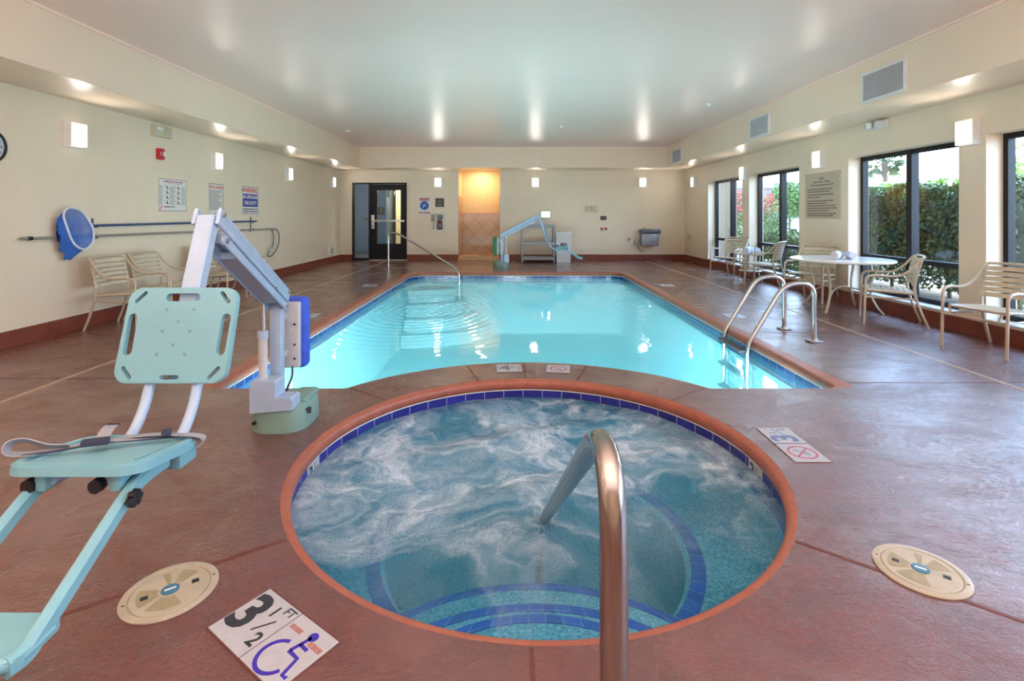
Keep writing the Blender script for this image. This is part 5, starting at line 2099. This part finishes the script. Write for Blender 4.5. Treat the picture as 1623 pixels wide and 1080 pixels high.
def no_diving(s_, r, z=0.0037, k=1.0, faded=False):
    q = MB()
    q.tube([(x, y, z) for x, y in circ(r, 40)], 1.0, prof=[(0.0004, r * 0.09), (0.0004, -r * 0.09), (-0.0004, -r * 0.09), (-0.0004, r * 0.09)], closed=True, up=(0, 0, 1))
    q.bar([(-r * 0.68, r * 0.68, z), (r * 0.68, -r * 0.68, z)], r * 0.16, 0.0008)
    q.build('prohibition_ring', 'ink_faded_red' if faded else 'ink_crimson', s_, smooth=0)
    q = MB()
    q.bar(smooth_path([(r * 0.45, r * 0.5, z), (r * 0.1, r * 0.05, z), (-r * 0.3, -r * 0.2, z), (-r * 0.5, -r * 0.35, z)], 4), r * 0.12, 0.0006)
    q.bar([(r * 0.1, 0, z), (-r * 0.2, -r * 0.5, z)], r * 0.08, 0.0006)
    q.build('diver_symbol', 'ink_faded_blue', s_, smooth=0)


def half(q, x, y, size, z, bold):
    T = Matrix.Translation
    q.text('1', size, T((x - size * 0.42, y + size * 0.55, z)), bold, depth=0.0008)
    q.text('2', size, T((x + size * 0.38, y - size * 0.62, z)), bold, depth=0.0008)
    q.bar([(x - size * 0.75, y - size * 0.35, z), (x + size * 0.6, y + size * 0.3, z)], size * 0.12, 0.0008)


rv, uv_ = Vector((0.818, -0.577, 0)), Vector((0.577, 0.818, 0))
o0 = Vector((-0.959, 1.609, 0))
tw, th = 0.1935, 0.208
s = marker('depth_marker', 'white floor tile reading 3 1/2 FT in black, beside the wheelchair tile', frame_on(o0 + rv * tw / 2 + uv_ * th / 2, rv, uv_), tw, th)
q = MB()
q.text('3', 0.195, Matrix.Translation((-0.048, 0.002, 0.0037)), 0.006, depth=0.0008)
q.text('1', 0.058, Matrix.Translation((0.020, 0.052, 0.0037)), 0.0014, depth=0.0008)
q.bar([(0.024, -0.030, 0.0037), (0.060, 0.034, 0.0037)], 0.0065, 0.0008)
q.text('2', 0.070, Matrix.Translation((0.070, -0.044, 0.0037)), 0.0016, depth=0.0008)
q.text('FT', 0.042, Matrix.Translation((0.066, 0.077, 0.0037)), 0.0007, depth=0.0008)
q.build('lettering', 'ink_dark', s, smooth=0)
s = marker('access_marker', 'white floor tile with blue wheelchair symbol and worn red bar', frame_on(o0 + rv * tw * 1.5 + uv_ * th / 2, rv, uv_), tw, th)
q = MB()
z = 0.0037
q.prism(circ(0.0165, 24, 0.018, 0.066), z - 0.0004, z + 0.0004)
q.bar([(0.016, 0.062, z), (0.002, -0.002, z)], 0.0125, 0.0008)
q.bar([(-0.001, -0.004, z), (0.046, -0.006, z), (0.060, -0.062, z), (0.080, -0.060, z)], 0.0125, 0.0008)
q.bar([(0.008, 0.028, z), (0.046, 0.026, z)], 0.0115, 0.0008)
q.bar([(-0.012 + 0.056 * math.cos(a), -0.038 + 0.056 * math.sin(a), z) for a in [math.radians(105 + 235 * k / 30) for k in range(31)]], 0.0125, 0.0008)
q.build('wheelchair_symbol', 'ink_purple', s, smooth=0)
q = MB()
q.box((-0.055, 0.055, 0.0036), (0.055, 0.016, 0.0006))
q.build('worn_bar', 'worn_red', s, smooth=0)
q = MB()
q.box((0.055, 0.045, 0.0036), (0.06, 0.018, 0.0006))
q.build('worn_bar', 'worn_red', s, smooth=0)

for k, (yc, nm, lab) in enumerate(((3.02, 'depth_marker', 'faded floor tile reading 3 1/2 right of the whirlpool'), (2.80, 'warning_marker', 'faded no diving floor tile right of the whirlpool'))):
    s = marker(nm, lab, frame_on((1.585, yc - 0.005, 0), (0, 1, 0), (-1, 0, 0)), 0.215, 0.195)
    if k == 0:
        q = MB()
        q.text('3', 0.20, Matrix.Translation((-0.042, 0.0, 0.0037)), 0.006, depth=0.0008)
        half(q, 0.055, 0.0, 0.06, 0.0037, 0.001)
        q.build('lettering', 'ink_faded_blue', s, smooth=0)
    else:
        no_diving(s, 0.07, faded=True)

s = marker('depth_marker', 'white tile reading 4 1/2 on the coping between whirlpool and pool', frame_on((-0.025, 4.34, 0), (1, 0.06, 0), (-0.06, 1, 0)), 0.215, 0.21)
q = MB()
q.text('4', 0.21, Matrix.Translation((-0.035, 0.0, 0.0037)), 0.003, depth=0.0008)
half(q, 0.058, 0.02, 0.07, 0.0037, 0.001)
q.build('lettering', 'ink_grey', s, smooth=0)
s = marker('warning_marker', 'white no diving tile on the coping between whirlpool and pool', frame_on((0.39, 4.32, 0), (1, -0.14, 0), (0.14, 1, 0)), 0.20, 0.21)
no_diving(s, 0.066)

for lab, x, y in (('pale marker tile on the left deck behind the near lift', -2.62, 6.6), ('pale marker tile on the left deck near the far pool end', -2.62, 9.45), ('pale marker tile on the right deck behind the ladder', 2.86, 6.6), ('pale marker tile on the right deck near the far pool end', 2.86, 9.45)):
    sg = 1 if x < 0 else -1
    s = marker('depth_marker', lab, frame_on((x, y, 0), (0, -sg, 0), (sg, 0, 0)), 0.3, 0.24, group='pale marker tiles along the pool')
    q = MB()
    q.text('4', 0.15, Matrix.Translation((-0.06, 0, 0.0037)), 0.003, depth=0.0008)
    q.text('FT', 0.09, Matrix.Translation((0.06, 0, 0.0037)), 0.002, depth=0.0008)
    q.build('lettering', 'ink_faded_blue', s, smooth=0)

for lab, ang_ in (('white tile reading 3 1/2 in the left waterline band of the whirlpool', 176.5), ('white tile reading 3 1/2 in the right waterline band of the whirlpool', 2.0)):
    a = math.radians(ang_)
    e = Vector((math.cos(a), math.sin(a), 0))
    upv = Vector((0, 0, 1))
    M_ = frame_on(Vector((*SPA, -0.155)) + e * (SR + TB - 0.004), upv.cross(-e), upv)
    s = thing_m('depth_marker', lab, 'depth marker', M_)
    q = MB()
    q.box((0, 0, -0.001), (0.15, 0.135, 0.006))
    q.build('tile', 'marker_tile', s, smooth=0)
    q = MB()
    q.text('3', 0.11, Matrix.Translation((-0.035, 0.01, 0.0022)), 0.003, depth=0.0008)
    half(q, 0.032, 0.012, 0.042, 0.0022, 0.001)
    q.build('lettering', 'ink_dark', s, smooth=0)

# jets at the whirlpool rim
for k, (x, y) in enumerate(((-0.55, 3.72), (0.62, 3.76), (-0.98, 3.25), (1.16, 3.28))):
    s = thing('jet_nozzle', ('far left', 'far right', 'left', 'right')[k] + ' white air jet nozzle just under the whirlpool water', 'jet nozzle', (x, y, -0.48), 0, 'white jet nozzles in the whirlpool')
    q = MB()
    q.lathe([(0.0, 0.33), (0.03, 0.328), (0.034, 0.31), (0.02, 0.29), (0.02, 0.0), (0, 0)], 16)
    q.build('nozzle', 'white_plastic', s)

# ------------------------------------------------------------------ outside the windows
m_ = MB()
m_.box((42.0, 20, -0.15), (73.4, 160, 0.1))
struct(m_.build('ground_outside', 'soil', smooth=0), 'dry planting bed and ground outside the windows', 'ground')
m_ = MB()
m_.box((33.0, 30, -0.115), (36, 140, 0.05))
struct(m_.build('road_outside', 'road', smooth=0), 'bright paved parking lot beyond the hedges', 'road')
m_ = MB()
m_.box((12.6, 8.0, -0.02), (0.25, 60, 0.2))
struct(m_.build('kerb_outside', 'pavement', smooth=0), 'pale concrete kerb along the parking lot', 'kerb')
m_ = MB()
m_.box((5.95, YB + 0.25, 1.55), (1.2, 0.3, 3.3))
struct(m_.build('wall_wing', 'stucco', smooth=0), 'beige stucco wing wall outside the farthest window', 'wall')


def leaves(mb_, rnd_, n, sample, size, k=0):
    mb_.mat(k)
    for _ in range(n):
        p, nd = sample(rnd_)
        a = Vector((rnd_.gauss(0, 1), rnd_.gauss(0, 1), rnd_.gauss(0, 1) * 0.7)) + nd * 0.9
        a.normalize()
        u = a.orthogonal().normalized()
        u = Matrix.Rotation(rnd_.uniform(0, 6.28), 3, a) @ u
        v = a.cross(u)
        s = size * rnd_.uniform(0.6, 1.35)
        mb_.add([p - u * s * 0.45 , p + v * s * 0.26 - u * s * 0.05, p + u * s * 0.65, p - v * s * 0.26 - u * s * 0.05], [(0, 1, 2, 3)])


def ellipsoid_sampler(c, r, shell=0.55):
    c, r = Vector(c), Vector(r)

    def f(q):
        d = Vector((q.gauss(0, 1), q.gauss(0, 1), q.gauss(0, 1))).normalized()
        t = (shell + (1 - shell) * q.random()) * (1 + 0.14 * math.sin(5 * d.x + 3 * d.z) + 0.1 * math.sin(9 * d.y + 2 * d.z))
        return c + Vector((d.x * r.x, d.y * r.y, d.z * r.z)) * t, d
    return f


def box_sampler(c, s):
    c = Vector(c)

    def f(q):
        k = q.random()
        x, y, z = (q.uniform(-0.5, 0.5) for _ in range(3))
        nd = Vector((0, 0, 0))
        if k < 0.42:
            x = -0.5 + abs(q.gauss(0, 0.10)); nd = Vector((-1, 0, 0))
        elif k < 0.75:
            z = 0.5 - abs(q.gauss(0, 0.05)); nd = Vector((0, 0, 1))
        elif k < 0.88:
            x = 0.5 - abs(q.gauss(0, 0.1)); nd = Vector((1, 0, 0))
        bulge = 0.05 * math.sin(3.1 * y * s[1] + 2 * z * s[2]) + 0.05 * math.sin(7.3 * y * s[1] + 1.0)
        return c + Vector((x * s[0] + bulge, y * s[1], z * s[2] + bulge * (z + 0.5))), nd
    return f


def plant(name, label, cat, loc, samplers, leaf_mats, sticks=(), group=None):
    r = thing(name, label, cat, loc, group=group)
    q = MB()
    rnd_ = random.Random(hash(label) % 1000 if False else sum(map(ord, label)))
    for n_, smp, size, k in samplers:
        leaves(q, rnd_, n_, smp, size, k)
    q.build('foliage', leaf_mats, r, smooth=0)
    if sticks:
        q = MB()
        for path, rad in sticks:
            q.tube(path, rad, seg=7)
        q.build('stem', 'bark', r)
    return r


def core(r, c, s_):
    # solid filler inside the foliage, its dark colour standing in for inner shade
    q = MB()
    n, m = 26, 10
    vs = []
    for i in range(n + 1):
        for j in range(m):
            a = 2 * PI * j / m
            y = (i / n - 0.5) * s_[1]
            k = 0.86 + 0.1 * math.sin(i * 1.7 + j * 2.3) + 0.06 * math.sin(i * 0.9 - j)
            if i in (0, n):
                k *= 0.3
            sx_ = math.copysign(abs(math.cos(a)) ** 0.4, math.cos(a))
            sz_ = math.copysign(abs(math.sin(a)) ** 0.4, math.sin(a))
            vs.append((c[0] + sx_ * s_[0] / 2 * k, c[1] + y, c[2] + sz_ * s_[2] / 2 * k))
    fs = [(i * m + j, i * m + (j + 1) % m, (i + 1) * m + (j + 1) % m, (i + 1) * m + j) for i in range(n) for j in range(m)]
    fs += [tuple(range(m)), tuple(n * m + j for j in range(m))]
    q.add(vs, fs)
    q.build('shade_core', 'hedge_core', r, smooth=60)


# clipped hedge outside the round table's window
hd_ = plant('hedge', 'tall dark green clipped hedge close outside the round table window', 'hedge', (7.35, 9.0, -0.1),
      [(15000, box_sampler((0, 0.0, 1.02), (1.1, 3.9, 1.66)), 0.075, 0), (3500, box_sampler((0.1, 0.1, 1.78), (1.2, 3.8, 0.22)), 0.07, 1)],  # lighter top layer of leaves puts the sunlit crown into the colour
      ['leaf_dark', 'leaf_mid'],
      [([(0, y, 0), (0.05, y + 0.1, 0.7), (0.1, y - 0.1, 1.4)], 0.03) for y in (-1.6, -1.0, -0.4, 0.3, 0.9, 1.5)])
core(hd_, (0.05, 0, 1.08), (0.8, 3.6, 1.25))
hd_ = plant('shrub', 'bright yellow-green sunlit shrubs behind the tall dark hedge', 'shrub', (11.0, 12.4, -0.1),
      [(8000, box_sampler((0, 0, 1.2), (1.6, 5.2, 2.0)), 0.11, 0)], ['leaf_bright'],
      [([(0, y, 0), (0, y + 0.1, 0.9)], 0.03) for y in (-2, -0.7, 0.7, 2)])
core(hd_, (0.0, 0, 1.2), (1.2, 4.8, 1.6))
hd_ = plant('low_hedge', 'low leafy green hedge outside the side table window', 'hedge', (7.4, 13.6, -0.1),
      [(5200, box_sampler((0, 0, 0.46), (1.0, 2.9, 0.86)), 0.075, 0)], ['leaf_mid'],
      [([(0, y, 0), (0.05, y + 0.05, 0.5)], 0.02) for y in (-1.2, -0.6, 0.0, 0.6, 1.2)])
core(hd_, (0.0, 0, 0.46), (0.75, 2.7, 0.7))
plant('low_hedge', 'low dusty green shrub outside the nearest window', 'hedge', (6.2, 5.5, -0.1),
      [(1800, ellipsoid_sampler((0, 0, 0.42), (0.4, 0.6, 0.45)), 0.06, 0)], ['leaf_mid'],
      [([(0, y, 0), (0.05, y + 0.05, 0.4)], 0.015) for y in (-0.3, 0.0, 0.3)])
plant('red_flower_bush', 'tall bush with red flowers outside the farthest window', 'bush', (8.7, 18.6, -0.1),
      [(5200, ellipsoid_sampler((0, 0, 1.15), (0.8, 1.5, 1.15)), 0.09, 0), (1500, ellipsoid_sampler((-0.05, -0.05, 1.75), (0.75, 1.4, 0.65)), 0.09, 1)],
      ['leaf_mid', 'petal_red'], [([(0, 0, 0), (0.1, 0.1, 1.2)], 0.04), ([(0.2, 0.5, 0), (0.2, 0.6, 1.2)], 0.03), ([(0.1, -0.5, 0), (0.1, -0.5, 1.2)], 0.03)])
plant('red_flower_bush', 'red flowering bush left in the side table window, across the lot', 'bush', (15.2, 31.6, -0.1),
      [(1500, ellipsoid_sampler((0, 0, 1.3), (0.6, 0.9, 1.2)), 0.16, 0), (1100, ellipsoid_sampler((-0.1, -0.1, 1.6), (0.65, 0.95, 1.0)), 0.16, 1)],
      ['leaf_mid', 'petal_red'], [([(0, 0, 0), (0.1, 0.1, 1.2)], 0.06)])
plant('round_bush', 'round clipped bush across the lot below the green tree', 'bush', (16.6, 32.0, -0.1),
      [(2200, ellipsoid_sampler((0, 0, 0.72), (0.65, 0.9, 0.74)), 0.12, 0)], ['leaf_dark'], [([(0, 0, 0), (0, 0, 0.5)], 0.08)])
plant('tree', 'leafy green tree on a slim trunk across the parking lot', 'tree', (20.6, 38.0, -0.1),
      [(6500, ellipsoid_sampler((0.0, 0, 2.5), (1.6, 1.7, 1.5), 0.3), 0.19, 0)], ['leaf_mid'],
      [([(0, 0, 0), (0.05, 0.05, 1.0), (0.0, 0.1, 2.2)], 0.09), ([(0.05, 0.05, 1.0), (0.5, 0.4, 2.2)], 0.05), ([(0.05, 0.05, 1.0), (-0.5, -0.3, 2.3)], 0.05)])
plant('tree', 'bright feathery tree outside the nearest right-hand window', 'tree', (16.6, 16.4, -0.1),
      [(7500, ellipsoid_sampler((0, 0, 2.1), (2.2, 2.0, 1.5), 0.3), 0.13, 0)], ['leaf_bright'],
      [([(0, 0, 0), (0.1, 0.1, 0.9), (0.5, 0.3, 2.2)], 0.09), ([(0.1, 0.1, 0.9), (-0.6, -0.3, 2.1)], 0.06), ([(0.1, 0.1, 0.9), (0.1, 0.9, 2.2)], 0.06)])
plant('round_bush', 'dusty olive bush with bare stems outside the nearest right-hand window', 'bush', (9.6, 9.4, -0.1),
      [(2400, ellipsoid_sampler((0, 0, 1.0), (0.6, 0.6, 0.42)), 0.055, 0)], ['leaf_dusty'],
      [([(0, 0, 0), (0.2 * math.cos(a), 0.2 * math.sin(a), 0.4), (0.42 * math.cos(a), 0.42 * math.sin(a), 0.9)], 0.014) for a in (0.3, 1.4, 2.3, 3.3, 4.2, 5.4)])

# fan palm far away
pm = thing('palm_tree', 'distant fan palm above the hedge in the round table window', 'tree', (40.2, 55.2, 0.35))
q = MB()
q.tube(smooth_path([(0, 0, -0.45), (0.1, 0.0, 3), (0.05, 0.1, 6.6)], 6), 0.22, seg=10)
q.tube([(0.05, 0.1, 5.0), (0.05, 0.1, 6.7)], [0.24, 0.30], seg=12)
q.build('trunk', 'bark', pm)
q = MB()
rr_ = random.Random(11)
for k in range(58):
    az = k * 2.399
    el = rr_.uniform(-0.75, 1.25)
    d_ = Vector((math.cos(az) * math.cos(el), math.sin(az) * math.cos(el), math.sin(el)))
    base = Vector((0.05, 0.1, 6.7))
    hub = base + d_ * rr_.uniform(1.0, 1.5)
    q.tube([base, hub], 0.03, seg=4)
    sd = d_.cross(Vector((0, 0, 1))).normalized()
    for j in range(9):
        a = (j - 4) * 0.26
        tip = hub + (d_ * math.cos(a) + sd * math.sin(a)) * rr_.uniform(0.95, 1.25) + Vector((0, 0, -0.12 * abs(j - 4) - 0.1))
        w_ = d_.cross(sd) * 0.02 + sd * 0.10 * math.cos(a) - d_ * 0.10 * math.sin(a)
        mid = hub + (tip - hub) * 0.55
        q.add([hub, mid + w_, tip, mid - w_], [(0, 1, 2, 3)])
q.build('crown', 'palm_leaf', pm, smooth=0)

# buildings across the lot
b = thing('far_building', 'pale low building with grey columns across the parking lot', 'building', (35, 66, -0.1))
q = MB()
q.box((0, 0, 2.4), (26, 6, 4.8))
q.build('wall', 'far_wall_white', b, smooth=0)
q = MB()
q.box((0, -0.4, 4.95), (27, 7.6, 0.5))
q.build('roof', 'far_roof', b, smooth=0)
for x in (-6.6, -4.2, -1.8, 0.6, 3.0):
    q = MB()
    q.box((x, -3.05, 2.6), (1.3, 0.1, 3.0))
    q.build('window', 'far_glass', b, smooth=0)
    q = MB()
    q.box((x + 1.2, -3.8, 2.35), (0.35, 0.35, 4.7))
    q.build('column', 'far_wall_pink', b, smooth=0)
b = thing('far_building', 'distant building with pale blue roof behind the sunlit shrubs', 'building', (33, 38, -0.1))
q = MB()
q.box((0, 0, 1.7), (9, 14, 3.4))
q.build('wall', 'far_wall_white', b, smooth=0)
q = MB()
q.box((0, 0, 3.65), (9.8, 14.8, 0.5))
q.build('roof', 'far_roof', b, smooth=0)

# white van
v = thing('van', 'white van parked across the lot beside the green tree', 'car', (22.6, 40.0, -0.09), 0.35)
q = MB()
side = [(-2.2, 0.30), (-2.3, 0.75), (-2.1, 0.95), (-1.25, 1.08), (-0.55, 1.62), (1.7, 1.68), (2.15, 1.1), (2.25, 0.32)]
q.prism(side, -0.88, 0.88, M=frame_on((0, 0, 0), (0, 1, 0), (0, 0, 1)))
q.build('body', 'car_white', v, smooth=0)
q = MB()
q.add([(-0.74, -1.19, 1.14), (0.74, -1.19, 1.14), (0.66, -0.60, 1.57), (-0.66, -0.60, 1.57)], [(0, 1, 2, 3)])
q.v = [p + Vector((0, -0.03, 0.02)) for p in q.v]
q.build('windshield', 'car_glass', v, smooth=0)
q = MB()
for s_ in (-1, 1):
    q.box((s_ * 0.885, 0.35, 1.32), (0.02, 2.2, 0.38))
q.build('side_window', 'car_glass', v, smooth=0)
for s_ in (-1, 1):
    for y in (-1.45, 1.45):
        q = MB()
        q.lathe([(0, -0.1), (0.33, -0.1), (0.34, 0), (0.33, 0.1), (0, 0.1)], 20, c=(s_ * 0.80, y, 0.33), R=Matrix.Rotation(PI / 2, 3, 'Y'))
        q.build('wheel', 'rubber', v)
    q = MB()
    q.box((s_ * 0.62, -2.26, 0.72), (0.3, 0.1, 0.16))
    q.build('headlight', 'far_glass', v, smooth=0)
q = MB()
q.box((0, -2.27, 0.56), (0.8, 0.08, 0.14))
q.build('grille', 'rubber', v, smooth=0)
